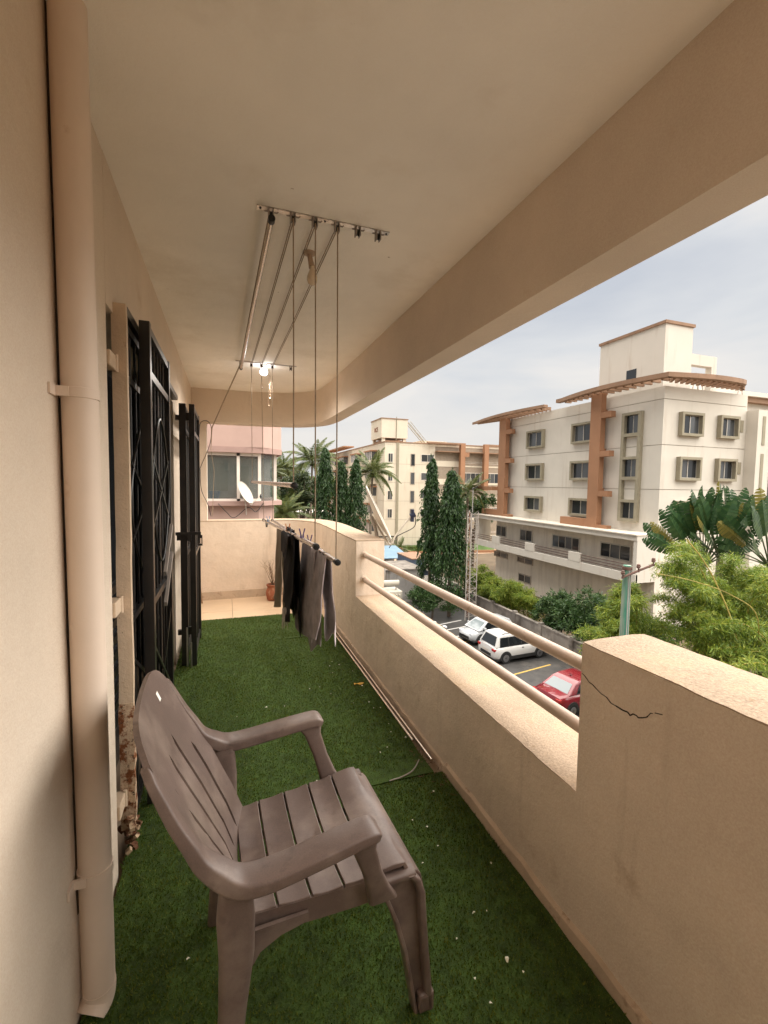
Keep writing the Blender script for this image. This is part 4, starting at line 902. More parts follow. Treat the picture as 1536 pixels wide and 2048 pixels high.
for k in (0, .8):
    MB().bar((28.8, FY+2+k, 12.1), (32.4, FY+2+k, 8.4), .10).bar((29.5, FY+2+k, 12.1), (33.0, FY+2+k, 8.4), .07).build('stair_stringer', 'window_frame', fb)
# ================================================================ PINK NEIGHBOUR
pk = thing('neighbour_bay', 'pink rendered neighbouring building with a glazed bay window', 'building', (0.0, 14, G))
lo = [(-2.6, 12.9), (0.85, 12.9), (1.30, 13.35), (1.30, 20), (-2.6, 20)]
big = [(-2.6, 12.62), (0.95, 12.62), (1.50, 13.15), (1.50, 20), (-2.6, 20)]
MB().prism(lo, G, 0.86).build('wall', 'pink_render', pk); MB().prism(big, 0.86, 0.98).build('sill', 'pink_trim', pk)
MB().prism(big, 2.27, 2.42).build('lintel', 'pink_trim', pk)
MB().prism([(-.52, 12.66), (0.95, 12.60), (1.48, 13.15), (1.48, 20), (-.25, 20), (-.25, 13)], 2.42, 7.5).build('wall', 'pink_render', pk)
B(-2.6, -.26, 13.2, 20, 2.42, 7.5).build('wall', 'pink_render', pk)
wf = B(-.62, -.48, 12.72, 12.86, .98, 2.27).build('window', 'white_frame', pk)
for x in (.27, .82): B(x, x+.08, 12.76, 12.84, .98, 2.27).build('mullion', 'white_frame', wf)
B(-.48, .82, 12.76, 12.84, 2.19, 2.27).build('head_bar', 'white_frame', wf); B(-.48, .82, 12.76, 12.84, .98, 1.04).build('sill_bar', 'white_frame', wf)
B(-.47, .27, 12.79, 12.80, 1.04, 2.19).build('pane', 'glass_bay', wf); B(.35, .82, 12.79, 12.80, 1.04, 2.19).build('pane', 'glass_bay', wf)
MB().bar((.90, 12.83, 1.62), (1.30, 13.23, 1.62), .012, 1.28).build('pane', 'glass_bay', wf); B(1.28, 1.36, 13.2, 13.28, .98, 2.27).build('mullion', 'white_frame', wf)
B(-2.6, 1.4, 15.6, 15.7, .98, 2.27).build('room_wall', 'curtain', pk)
for x0, x1, z0, z1, m in ((-.30, .05, 1.2, 2.1, 'window_frame'), (.45, .7, 1.1, 2.0, 'window_frame'), (-.05, .1, 1.85, 2.1, 'white_frame')): B(x0, x1, 15.5, 15.58, z0, z1).build('room_door', m, pk)
t = thing('bucket', 'blue plastic bucket behind the pink building window', 'bucket', (-.30, 13.1, .99))
MB().lathe([(.10, 0), (.145, .24), (.15, .25), (.13, .245), (.12, .2)], (-.30, 13.1, .985), 18).build('body', 'blue_plastic', t, smooth=True)
MB().tube([(-.30+.15*math.cos(a), 13.1-.02, 1.22+.03*math.sin(a)) for a in np.linspace(0, PI, 9)], .006, 6).build('handle', 'white_plastic', t)
d2 = dish('cream satellite dish fixed below the pink building window', (.45, 12.45, 1.20), Rt*.86+Up*.42-F*.16, -.40*Rt+.85*Up, .30, (.86, 12.35, 1.12), (.50, 12.55, .62), 'white_plastic', 'black_plastic')
o = MB().tube(arc([(.95, 12.6, .93), (.75, 12.55, .70), (.55, 12.55, .82), (.2, 12.55, .55), (0, 12.55, .70), (-.2, 12.58, .92)], 6), .010, 6).build('cable', 'black_plastic', smooth=True); tag(o, 'slack black cable drooping below the pink building window', 'cable')
# ================================================================ CARS
def car(label, loc, rz, L, W, H, kind, mat, glass='car_glass', group='cars parked in the yard', roofrail=False, sunroof=False):
    t = thing('parked_car', label, 'car', loc, rz, group)
    hl = L/2
    # stations: x, lower z, shoulder z, half width ; front is +x
    if kind == 'suv':
        st = [(-hl, .42, .78, .72), (-hl+.06, .34, .98, .84), (-hl+.35, .30, 1.02, .90), (-.6, .30, 1.02, .915), (.55, .30, 1.00, .915), (hl-1.0, .30, .98, .905), (hl-.35, .32, .92, .87), (hl-.08, .36, .82, .78), (hl, .44, .66, .66)]
        cab = [(-hl+.12, 1.00), (-hl+.42, H-.05), (-hl+.9, H), (.35, H-.02), (.72, H-.10), (1.35, 1.00)]
    elif kind == 'hatch':
        st = [(-hl, .40, .75, .66), (-hl+.08, .32, .92, .78), (-hl+.4, .28, .98, .84), (-.4, .28, .96, .85), (.5, .28, .93, .85), (hl-.85, .28, .90, .84), (hl-.3, .30, .80, .78), (hl-.06, .34, .68, .68), (hl, .42, .58, .55)]
        cab = [(-hl+.10, .96), (-hl+.40, H-.10), (-hl+.9, H), (.10, H-.02), (.50, H-.12), (1.30, .90)]
    else:
        st = [(-hl, .42, .80, .68), (-hl+.08, .32, .96, .80), (-hl+.5, .28, 1.00, .88), (-.7, .28, .97, .90), (.5, .28, .94, .90), (hl-1.0, .28, .90, .88), (hl-.35, .30, .80, .82), (hl-.07, .34, .68, .72), (hl, .42, .58, .58)]
        cab = [(-hl+.62, .99), (-hl+1.20, H-.08), (-hl+1.6, H), (.20, H-.02), (.62, H-.11), (1.45, .92)]
    secs = []
    for x, z0, z1, w in st:
        w *= W/1.83
        secs.append([(x, -w*.94, z0), (x, -w, z0+.16), (x, -w*1.0, (z0+z1)/2+.06), (x, -w*.965, z1-.07), (x, -w*.88, z1), (x, 0, z1+.03), (x, w*.88, z1), (x, w*.965, z1-.07), (x, w, (z0+z1)/2+.06), (x, w, z0+.16), (x, w*.94, z0)])
    MB().sweep(secs).build('body', mat, t, smooth=55, sub=0, local=True)
    B(-hl+.15, hl-.15, -W/2+.03, W/2-.03, .20, .34).build('underbody', 'car_trim', t, bevel=.03, local=True)
    wb, wt = W/2*.93, W/2*.70
    def cw_(z): return wb+(wt-wb)*max(0, (z-.95))/(H-.95)
    cs = [[(x, -cw_(z), max(z, .92)) for x, z in cab], [(x, cw_(z), max(z, .92)) for x, z in cab]]
    n = len(cab); vs = cs[0]+cs[1]
    fs = [(i, i+1, n+i+1, n+i) for i in range(n-1)] + [tuple(range(n-1, -1, -1)), tuple(range(n, 2*n)), (0, n, 2*n-1, n-1)]
    MB().add(vs, fs).build('cabin', mat, t, smooth=30, bevel=.035, segs=3, local=True)
    def lid(i, j, name, g, m0=.10, m1=.14):
        (xa, za), (xb, zb) = cab[i], cab[j]; za = max(za, .92); zb = max(zb, .92)
        d = Vector((xb-xa, 0, zb-za)); nn = Vector((-d.z, 0, d.x)).normalized()
        if nn.z < 0: nn = -nn
        pa = Vector((xa, 0, za))+d*m0+nn*.012; pb = Vector((xa, 0, za))+d*(1-m0)+nn*.012
        wa, w2 = cw_(pa.z)-m1, cw_(pb.z)-m1
        MB().slab([[(pa.x, -wa, pa.z), (pa.x, wa, pa.z)], [(pb.x, -w2, pb.z), (pb.x, w2, pb.z)]], .015).build(name, g, t, local=True)
    lid(0, 1, 'rear_window', glass if kind != 'sedan' else 'car_glass_pale'); lid(4, 5, 'windscreen', 'car_glass_pale' if kind == 'hatch' else 'car_glass')
    zb_, zt_ = 1.03, H-.16
    if kind == 'hatch': zb_ = .98
    spans = {'suv': [(-hl+.42, -1.05, .12), (-.98, -.12, 0), (-.05, .92, -.38)], 'hatch': [(-.95, -.12, .18), (-.05, .92, -.48)], 'sedan': [(-1.10, -.20, .34), (-.13, .92, -.44)]}[kind]
    for s in (-1, 1):
        xa, xb = spans[0][0]-.04, spans[-1][1]+.05; sa, sb = spans[0][2], spans[-1][2]
        lo = [(xa, s*(cw_(zb_-.03)+.005), zb_-.03), (xb, s*(cw_(zb_-.03)+.005), zb_-.03)]; hi = [(xa+sa, s*(cw_(zt_+.02)+.005), zt_+.02), (xb+sb, s*(cw_(zt_+.02)+.005), zt_+.02)]
        MB().slab([lo, hi] if s > 0 else [hi, lo], -.012).build('window_surround', 'car_trim', t, local=True)
        B(-hl+1.1, hl-1.15, s*(W/2)-.02, s*(W/2)+.012, .24, .44 if kind == 'suv' else .34).build('sill_trim', 'car_trim', t, bevel=.01, local=True)
        B(-.10, .03, s*(W/2-.004)-.012, s*(W/2-.004)+.014, .84, .875).build('door_handle', 'car_trim', t, local=True)
        for k, (xa, xb, sl) in enumerate(spans):
            xa2 = xa+(sl if sl > 0 else 0); xb2 = xb+(sl if sl < 0 else 0)
            e_ = .016
            lo = [(xa, s*(cw_(zb_)+e_), zb_), (xb, s*(cw_(zb_)+e_), zb_)]; hi = [(xa2, s*(cw_(zt_)+e_), zt_), (xb2, s*(cw_(zt_)+e_), zt_)]
            MB().slab([lo, hi] if s > 0 else [hi, lo], -.012).build('side_window', 'car_glass', t, local=True)
        B(.78, .92, s*(W/2+.02)-.09, s*(W/2+.02)+.09, 1.00, 1.14).build('mirror', mat, t, bevel=.03, local=True)
        if roofrail: MB().tube([(-hl+.7, s*(wt-.06), H+.0), (-hl+.9, s*(wt-.06), H+.05), (.2, s*(wt-.06), H+.03), (.4, s*(wt-.06), H-.03)], .02, 8).build('roof_rail', 'car_trim', t, local=True)
        B(hl-.34, hl-.06, s*(W/2-.32)-.13, s*(W/2-.32)+.13, .66, .80).build('headlight', 'lamp_clear', t, bevel=.02, local=True)
        B(-hl-.005, -hl+.16, s*(W/2-.22)-.14, s*(W/2-.22)+.14, .78, .92).build('tail_light', 'lamp_red', t, bevel=.02, local=True)
        for xw in (-hl+.80, hl-.82):
            r = .345 if kind == 'suv' else .31
            ar = [(xw+(r+.07)*math.cos(a), .34+(r+.07)*math.sin(a)) for a in np.linspace(-.25, PI+.25, 14)]
            MB().add([(x, s*(W/2+.006), z) for x, z in ar]+[(x, s*(W/2-.12), z) for x, z in ar], [tuple(range(14)), tuple(range(27, 13, -1))]+[(i, i+1, 15+i, 14+i) for i in range(13)]).build('wheel_arch', 'car_trim', t, local=True)
            yc_ = s*(W/2-.09)
            ty = MB().lathe([(r*.62, -.10), (r*.94, -.105), (r, -.07), (r, .07), (r*.94, .105), (r*.62, .10)], (xw, yc_, r), 22, 'y').build('tyre', 'tyre', t, smooth=True, local=True)
            MB().lathe([(.05, .09*s), (r*.55, .085*s), (r*.63, .107*s), (r*.60, .112*s), (.06, .10*s)], (xw, yc_, r), 18, 'y').build('rim', 'rim', ty, smooth=True, local=True)
    B(-hl-.03, -hl+.05, -.50, .50, .44, .62).build('rear_bumper', 'car_trim', t, bevel=.02, local=True)
    B(hl-.05, hl+.02, -.50, .50, .40, .58).build('front_grille', 'car_trim', t, bevel=.02, local=True)
    B(-hl-.012, -hl-.002, -.25, .25, .66, .78).build('number_plate', 'white_plastic', t, local=True)
    if sunroof: B(-.55, .12, -.42, .42, H-.005, H+.012).build('sunroof', 'car_glass', t, local=True)
    if kind == 'sedan': MB().bar((-hl+1.75, 0, H), (-hl+1.6, 0, H+.10), .05, .10).build('aerial_fin', mat, t, local=True)
    return t
car('white sport utility car with black windows and sunroof, parked nose to the wall', (16.72, 23.15, G), R(4), 4.15, 1.83, 1.66, 'suv', 'car_white', roofrail=True, sunroof=True)
car('silver white hatchback facing out of its bay beyond the white car', (16.75, 26.3, G), R(188), 3.75, 1.70, 1.52, 'hatch', 'car_silver')
car('dark red saloon car partly hidden behind the parapet pier', (16.1, 17.05, G), R(9), 4.45, 1.80, 1.46, 'sedan', 'car_red')
car('dark grey saloon parked beyond the silver hatchback', (12.1, 27.5, G), R(14), 4.3, 1.78, 1.46, 'sedan', 'car_dark')
# ================================================================ YARD EQUIPMENT
t = thing('generator_cabin', 'rust stained grey generator cabin in the yard beyond the handrails', 'cabin', (14.2, 38.5, G))
B(12.6, 16.6, 36.8, 41.0, G, G+2.9).build('cabinet', 'machine_grey', t, bevel=.03)
B(12.5, 16.7, 36.7, 41.1, G+2.9, G+3.0).build('roof', 'concrete', t)
for k in range(3): B(12.57, 12.598, 37.0+1.3*k, 38.1+1.3*k, G+.3, G+2.6).build('door', 'machine_grey', t, bevel=.01)
for k in range(3): B(13.0+1.15*k, 13.95+1.15*k, 36.77, 36.798, G+.3, G+2.6).build('door', 'machine_grey', t, bevel=.01)
t = thing('generator_cabin', 'blue grey sided equipment cabin with a round exhaust duct', 'cabin', (18.0, 41, G))
B(16.75, 18.9, 39.6, 43.4, G+.0, G+3.3).build('cabinet', 'machine_blue', t, bevel=.03)
B(16.7, 19.0, 39.5, 43.5, G+3.3, G+3.4).build('roof', 'brown_trim', t)
MB().tube([(18.3, 39.59, G+2.75), (18.3, 39.0, G+2.75)], .5, 18).build('exhaust_duct', 'machine_cream', t, smooth=True)
t = thing('pump_house', 'low pale pump house with pipes along its roof', 'cabin', (18.6, 35.6, G))
B(16.2, 18.8, 34.2, 38.0, G, G+1.9).build('wall', 'machine_cream', t)
B(16.1, 18.9, 34.1, 38.1, G+1.9, G+2.02).build('roof', 'concrete', t)
for z in (2.2, 2.5): MB().tube([(16.3, 34.1, G+z), (18.7, 37.9, G+z)], .07, 8).build('pipe', 'machine_grey', t)
for k in range(4): MB().tube([(16.5+.62*k, 34.42+1.0*k, G+2.02), (16.5+.62*k, 34.42+1.0*k, G+2.62)], .04, 6).build('pipe_post', 'machine_grey', t)
t = thing('transformer', 'cream transformer with a horizontal oil tank on top', 'transformer', (12.2, 33.0, G))
B(11.3, 12.9, 32.2, 33.8, G+.4, G+2.2).build('tank', 'machine_cream', t, bevel=.04)
for k in range(7): B(11.0, 11.299, 32.3+.2*k, 32.36+.2*k, G+.6, G+2.0).build('fin', 'machine_cream', t)
for k in range(6): B(11.45+.22*k, 11.51+.22*k, 31.9, 32.199, G+.6, G+2.0).build('fin', 'machine_cream', t)
MB().tube([(11.3, 33.0, G+2.75), (12.8, 32.8, G+2.75)], .22, 16).build('oil_drum', 'machine_cream', t, smooth=True)
MB().tube([(11.5, 33, G+2.2), (11.5, 33, G+2.7)], .06, 8).tube([(12.6, 32.85, G+2.2), (12.6, 32.85, G+2.7)], .06, 8).build('drum_leg', 'machine_grey', t)
for x in (11.4, 12.6): MB().box(x-.08, x+.08, 32.3, 33.7, G, G+.4).build('skid', 'rusty_iron', t)
t = thing('shed', 'open shed with a pale blue sheet roof near the driveway', 'shed', (16, 47, G))
MB().add([(13.6, 44.6, G+2.6), (18.6, 44.2, G+2.6), (18.8, 49.5, G+3.2), (13.6, 50, G+3.2), (13.6, 44.6, G+2.68), (18.6, 44.2, G+2.68), (18.8, 49.5, G+3.28), (13.6, 50, G+3.28)], [(3, 2, 1, 0), (4, 5, 6, 7), (0, 1, 5, 4), (1, 2, 6, 5), (2, 3, 7, 6), (3, 0, 4, 7)]).build('roof', 'blue_sheet', t)
for x, y in ((13.8, 44.8), (18.4, 44.5), (18.5, 49.2), (13.8, 49.6)): B(x-.06, x+.06, y-.06, y+.06, G, G+2.65).build('post', 'machine_grey', t)
B(13.9, 18.4, 49.0, 49.1, G, G+2.4).build('wall', 'machine_grey', t)
t = thing('iron_gate', 'dark iron grille gate standing in front of the distant block', 'gate', (21.5, 62, G))
B(19.6, 24.2, 63.0, 63.12, G+2.6, G+2.75).build('top_rail', 'black_steel', t); B(19.6, 24.2, 63.0, 63.12, G+.3, G+.45).build('bottom_rail', 'black_steel', t)
for k in range(24): B(19.65+.195*k, 19.72+.195*k, 63.02, 63.1, G+.45, G+2.6).build('bar', 'black_steel', t)
t = thing('garden_wall', 'low brown boundary wall below the row of mast trees', 'wall', (12, 56, G))
B(2, 18.6, 56, 56.3, G, G+2.2).build('panel', 'concrete', t); B(2, 18.6, 55.95, 56.35, G+2.2, G+2.32).build('coping', 'brown_trim', t)
t = thing('white_shed', 'long white roofed shed glimpsed behind the dark round tree', 'shed', (8, 75, G))
B(-4, 16, 74, 82, G, G+5.2).build('wall', 'machine_grey', t); B(-4.5, 16.5, 73.5, 82.5, G+5.2, G+5.6).build('roof', 'render_white', t)
# electricity pole
t = thing('electricity_pole', 'green banded electricity pole with an iron crossarm and insulators', 'utility pole', (11.31, 10.22, G))
MB().tube([(11.31, 10.22, G), (11.31, 10.22, -4), (11.31, 10.22, -.82)], [.16, .135, .115], 14).build('shaft', 'pole_green', t, smooth=True)
MB().tube([(11.26, 10.10, G), (11.27, 10.105, -.95)], .018, 6).tube([(11.34, 10.095, G), (11.33, 10.10, -.95)], .016, 6).build('conduit', 'machine_grey', t)
MB().tube([(11.02, 10.10, -1.14), (11.94, 9.86, -.76)], .036, 8).build('crossarm', 'rusty_iron', t, smooth=True)
MB().lathe([(.135, -.95), (.14, -.945), (.14, -.86), (.135, -.855)], (11.31, 10.22, 0), 14).build('clamp', 'rusty_iron', t)
for f in (.0, .5, .98):
    p = Vector((11.02, 10.10, -1.14)).lerp(Vector((11.94, 9.86, -.76)), f)
    MB().tube([p, p+Vector((0, 0, .09))], .018, 6).lathe([(.025, .07), (.062, .085), (.045, .11), (.068, .135), (.045, .16), (.056, .185), (.02, .205)], p, 12).build('insulator', 'rusty_iron', t, smooth=True)
    MB().lathe([(.035, -.04), (.035, .02)], p, 10).build('bolt', 'rusty_iron', t)
# lattice mast
t = thing('lattice_mast', 'white and rust lattice mast standing beside the mast trees', 'mast', (15.45, 26.5, G))
mx_, my_ = 17.9, 30.6
leg = [(mx_-.42, my_-.1), (mx_+.42, my_-.25), (mx_+.1, my_+.5)]
for k, (x, y) in enumerate(leg):
    MB().tube([(x, y, G), (x, y, -.55)], .034, 8).build('leg', 'mast_rust' if k == 2 else 'mast_white', t, smooth=True)
z = G+.3; k = 0
while z < -1.0:
    for i in range(3):
        a, b = leg[i], leg[(i+1) % 3]; a, b = (a, b) if k % 2 else (b, a)
        MB().bar((*a, z), (*b, z+.55), .024).build('brace', 'mast_white', t)
        MB().bar((*a, z), (*b, z), .022).build('strut', 'mast_white', t)
    z += .55; k += 1
MB().tube([(mx_+.1, my_+.1, -.6), (mx_+.1, my_+.1, 1.35)], .035, 8).build('spike', 'machine_grey', t, smooth=True)
MB().bar((mx_+.05, my_+.1, 1.2), (mx_+.42, my_-.05, 1.42), .1, .08).build('lamp_head', 'black_steel', t)
MB().tube([(mx_-.1, my_-.1, G), (mx_-.1, my_-.1, -.7)], .06, 8).build('feeder_pipe', 'mast_white', t, smooth=True)
# ================================================================ VEGETATION
def trunk(name, t, pts, rs, mat='bark', n=8): return MB().tube(pts, rs, n).build(name, mat, t, smooth=True, local=True)
def ashoka_mesh(h, rbase, seed, nbr=420, nl=26, ll=.30):
    r = np.random.default_rng(seed); V = []
    for i in range(nbr):
        f = r.random()**0.8; f = round(f*34)/34+r.normal(0, .006); z = h*(.27+.73*f); f = min(max(f, 0), .999)
        R_ = rbase*(1-f)**0.62*(0.50+.45*r.random()+.45*abs(math.sin(f*87+seed))) + .14
        R_ *= 1.45 if r.random() < .13 else 1.0; a = r.random()*2*PI; m = nl; s = np.sort(r.random(m))
        x = R_*np.minimum(1, s*1.8); dz = -(.15+1.1*R_)*s**1.6*(.8+.6*r.random())
        P = np.stack([x*np.cos(a)+r.normal(0, .06, m), x*np.sin(a)+r.normal(0, .06, m), z+.25*R_+dz], 1)
        D = np.stack([np.cos(a)*.45+r.normal(0, .25, m), np.sin(a)*.45+r.normal(0, .25, m), -1+r.normal(0, .2, m)], 1)
        N = r.normal(size=(m, 3)); N /= np.linalg.norm(N, axis=1, keepdims=True)
        V.append(quads(P, D, N, r.uniform(.7, 1.2, m)*ll, r.uniform(.07, .12, m)*ll/.3, .1))
    tip = 10; P = np.stack([r.normal(0, .05, tip), r.normal(0, .05, tip), h+r.uniform(-.1, .25, tip)], 1)
    V.append(quads(P, r.normal(0, .3, (tip, 3))+np.array([0, 0, .3]), unit(tip), np.full(tip, .3), np.full(tip, .07)))
    return np.concatenate(V)
def ashoka(label, x, y, top, rbase, seed, nbr=420, group='tall mast trees'):
    t = thing('mast_tree', label, 'tree', (x, y, G), random.uniform(0, 6), group); h = top-G
    trunk('trunk', t, [(0, 0, 0), (.05, 0, h*.5), (0, 0, h*.97)], [.16, .11, .02])
    quad_obj('crown', ashoka_mesh(h, rbase, seed, nbr), 'leaf_ashoka', t, off=(0, 0, 0))
ashoka('left of the three slim mast trees behind the curved parapet', 9.55, 45.7, 5.0, 1.0, 11, 420)
ashoka('middle and shorter of the three slim mast trees', 11.15, 45.2, 3.75, .85, 12, 380)
ashoka('right of the three slim mast trees, beside the dish', 12.5, 44.6, 3.9, 1.0, 13, 420)
ashoka('taller and slimmer of the two large mast trees by the lattice mast', 16.0, 33.9, 3.6, .66, 14, 480)
ashoka('broader of the two large mast trees nearest the lattice mast', 16.75, 31.8, 2.55, 1.05, 15, 600)
# coconut palms: three shared frond shapes
def frond_mesh(L, droop, seed, nl=46):
    r = np.random.default_rng(seed); V = []
    s = np.linspace(0, 1, 14)
    def pt(u): return np.stack([L*u*(1-.12*droop*u), 0*u, L*(.42*u-(.30+.62*droop)*u**2.2)], -1)
    ra = pt(s)
    for i in range(13):
        a, b = ra[i], ra[i+1]; w = .045*(1-s[i])+.008
        V.append(np.array([[a[0], -w, a[2]], [a[0], w, a[2]], [b[0], w*.9, b[2]], [b[0], -w*.9, b[2]]])[None])
    u = np.linspace(.14, .985, nl); c = pt(u); d = pt(u+.01)-c
    for sg in (-1, 1):
        D = d/np.linalg.norm(d, axis=1, keepdims=True)*.75+np.stack([0*u, np.full(nl, sg*1.0), -.55-.5*u+r.normal(0, .15, nl)], 1)
        N = np.stack([0*u+.3, np.full(nl, sg*.4), np.ones(nl)], 1)
        ln = L*.27*np.sin(PI*(.18+.80*u))**.8*r.uniform(.85, 1.1, nl)
        V.append(quads(c, D, N, ln, np.full(nl, .085)))
    return np.concatenate(V)
FR = []
for k, (dr) in enumerate((.25, .6, 1.0, 1.35)):
    o = quad_obj('frond', frond_mesh(3.6, dr, 30+k), 'leaf_palm'); FR.append(o.data); bpy.data.objects.remove(o)
def palm(label, x, y, top, sc, nf=22, lean=(.4, .2), seed=1):
    r = random.Random(seed); t = thing('coconut_palm', label, 'palm tree', (x, y, G), 0, 'coconut palms'); h = top-G
    trunk('trunk', t, [(-lean[0], -lean[1], 0), (-lean[0]*.4, -lean[1]*.5, h*.5), (0, 0, h)], [.22, .15, .12], 'palm_bark')
    for k in range(nf):
        f = (k+.5)/nf; o = bpy.data.objects.new('frond', FR[min(3, int(f*4+r.uniform(-.3, .3)))]); C.objects.link(o); o.parent = t
        o.location = (0, 0, h); o.rotation_euler = (r.uniform(-.25, .25), R(-62+72*f+r.uniform(-9, 9)), k*2.39996+r.uniform(-.2, .2)); s = sc*r.uniform(.85, 1.1); o.scale = (s, s, s)
    mb = MB()
    for k in range(7): a = k*.9; mb.lathe([(.02, .12), (.11, .05), (.12, -.05), (.03, -.14)], (.22*math.cos(a), .22*math.sin(a), h-.22), 8)
    mb.build('coconuts', 'leaf_dark', t, smooth=True, local=True)
palm('coconut palm in front of the distant block, right of the mast trees', 16.8, 52.5, 2.6, 1.0, 24, seed=2)
palm('largest coconut palm behind the slim mast trees', 10.8, 60.0, 4.1, 1.15, 26, seed=3)
palm('coconut palm at the left beside the pink building', 7.5, 66.4, 3.2, 1.0, 22, seed=4)
palm('coconut palm half hidden behind the pink building edge', 5.0, 62, 2.3, .95, 20, seed=5)
palm('low drooping palm beside the dark round tree', 6.3, 50, -1.3, .95, 18, seed=6)
palm('palm standing between the two buildings behind the lattice mast', 25.3, 44.2, .6, .85, 20, seed=7)
palm('coconut palm rising between the two left-hand palms', 8.8, 70, 2.2, 1.1, 22, seed=9)
palm('bushy low palm crowded under the left-hand palms', 5.6, 46, -2.0, .9, 20, seed=10)
palm('small palm at the driveway behind the shed', 19.6, 50.5, -6.4, .55, 14, seed=8)
def blob_tree(name, label, cat, loc, h, clumps, mat, nleaf, ll, lw, limbs=6, seed=1, group=None, tr=.14, dirz=.0):
    """trunk, limbs and leaves gathered in clumps: clumps = list of (x,y,z,r)"""
    r = np.random.default_rng(seed); t = thing(name, label, cat, loc, 0, group)
    trunk('trunk', t, [(0, 0, 0), (.05, .03, h*.3), (.0, .05, h*.55)], [tr, tr*.8, tr*.6])
    for i, (x, y, z, rr) in enumerate(clumps[:limbs]): trunk('limb', t, [(0, .03, h*.35+.02*i), (x*.5, y*.5, h*.35+(z-h*.35)*.6), (x, y, z)], [tr*.55, tr*.35, tr*.1], n=6)
    vol = np.array([c[3]**2.2 for c in clumps]); cnt = (nleaf*vol/vol.sum()).astype(int); V = []
    for (x, y, z, rr), n in zip(clumps, cnt):
        sub = max(3, n//60); sc_ = unit(sub)*rr*r.uniform(.35, 1.0, (sub, 1))**.6*np.array([1, 1, .8]); which = r.integers(0, sub, n)
        P = np.array([x, y, z])+sc_[which]+r.normal(0, rr*.16, (n, 3))
        D = (P-np.array([x, y, z]))*.6+r.normal(0, .6*rr, (n, 3))+np.array([0, 0, dirz*rr])
        N = unit(n)*.8+np.array([0, 0, .8]); N /= np.linalg.norm(N, axis=1, keepdims=True)
        V.append(quads(P, D, N, r.uniform(.7, 1.3, n)*ll, r.uniform(.8, 1.2, n)*lw, .12))
    quad_obj('crown', np.concatenate(V), mat, t, off=(0, 0, 0)); return t
def clumps(n, cx, cy, cz, rx, ry, rz, r0, r1, seed):
    r = np.random.default_rng(seed); out = []
    for i in range(n):
        v = unit(1)[0]*r.uniform(.3, 1)**.5; out.append((cx+v[0]*rx, cy+v[1]*ry, cz+v[2]*rz, r.uniform(r0, r1)))
    return out
blob_tree('shade_tree', 'dark round crowned shade tree left of the slim mast trees', 'tree', (8.2, 50.3, G), 10, clumps(16, 0, 0, 9.6, 2.4, 2.2, 1.9, .7, 1.2, 5), 'leaf_dark', 9000, .24, .12, seed=21, tr=.22)
blob_tree('shade_tree', 'green broadleaf tree filling the gap behind the drooping palm', 'tree', (4.6, 54, G), 9, clumps(16, 0, 0, 7.5, 3.0, 2.4, 2.4, .9, 1.5, 6), 'leaf_bush', 8000, .28, .13, seed=22, tr=.2)
blob_tree('shade_tree', 'yellow green tree below the largest coconut palm', 'tree', (12.0, 66, G), 11, clumps(16, 0, 0, 9.4, 4.0, 2.4, 2.0, 1.1, 1.7, 8), 'leaf_bush', 8000, .34, .16, seed=23, tr=.2)
blob_tree('shade_tree', 'leafy tree beside the link beam between the two buildings', 'tree', (29.5, 50, G), 9, clumps(10, 0, 0, 7.5, 2.2, 2.0, 1.6, .8, 1.3, 9), 'leaf_green', 5000, .3, .15, seed=24, tr=.2)
blob_tree('yard_tree', 'small dark leafy tree growing beside the silver hatchback', 'tree', (15.2, 31.6, G), 3.0, clumps(16, 0, 0, 1.9, 2.0, 1.6, .8, .5, .9, 10), 'leaf_green', 10000, .17, .075, seed=25, tr=.09)
blob_tree('yard_tree', 'dense dark green tree behind the compound wall left of the pole', 'tree', (21.0, 20.6, G), 4.0, clumps(26, 0, 0, 2.6, 1.5, 2.6, 1.35, .6, 1.0, 11), 'leaf_green', 19000, .20, .085, seed=26, tr=.1, dirz=-.2)
blob_tree('yard_tree', 'dark broad bush behind the wall, left neighbour of the dense dark green tree', 'tree', (20.7, 23.6, G), 3.6, clumps(20, 0, 0, 2.3, 1.0, 1.8, 1.0, .55, .85, 17), 'leaf_green', 12000, .19, .08, seed=35, tr=.08, dirz=-.2)
blob_tree('yard_tree', 'bushy tree behind the wall between the pole and the dense dark green tree', 'tree', (20.2, 17.2, G), 3.8, clumps(20, 0, 0, 2.9, 1.2, 1.8, 1.1, .55, .9, 18), 'leaf_bush', 13000, .19, .07, seed=36, tr=.08, dirz=-.3)
blob_tree('round_bush', 'clipped green bush on the lawn of the distant block', 'bush', (29.5, 66.0, G+.3), 1.6, clumps(7, 0, 0, .8, .6, .5, .4, .4, .6, 12), 'leaf_green', 1500, .16, .09, limbs=2, seed=27, tr=.05)
blob_tree('flower_bush', 'reddish croton bed along the foot of the distant block', 'bush', (33.2, 67.4, G+.3), 1.3, clumps(12, 0, 0, .8, 2.2, .5, .35, .4, .6, 13), 'leaf_croton', 1700, .22, .10, limbs=3, seed=28, tr=.04)
blob_tree('flower_bush', 'yellow green low shrubs at the corner of the lawn', 'bush', (26.9, 64.0, G+.1), 1.0, clumps(10, 0, 0, .5, 1.0, 2.0, .3, .4, .6, 14), 'leaf_bush', 1500, .2, .1, limbs=3, seed=29, tr=.04)
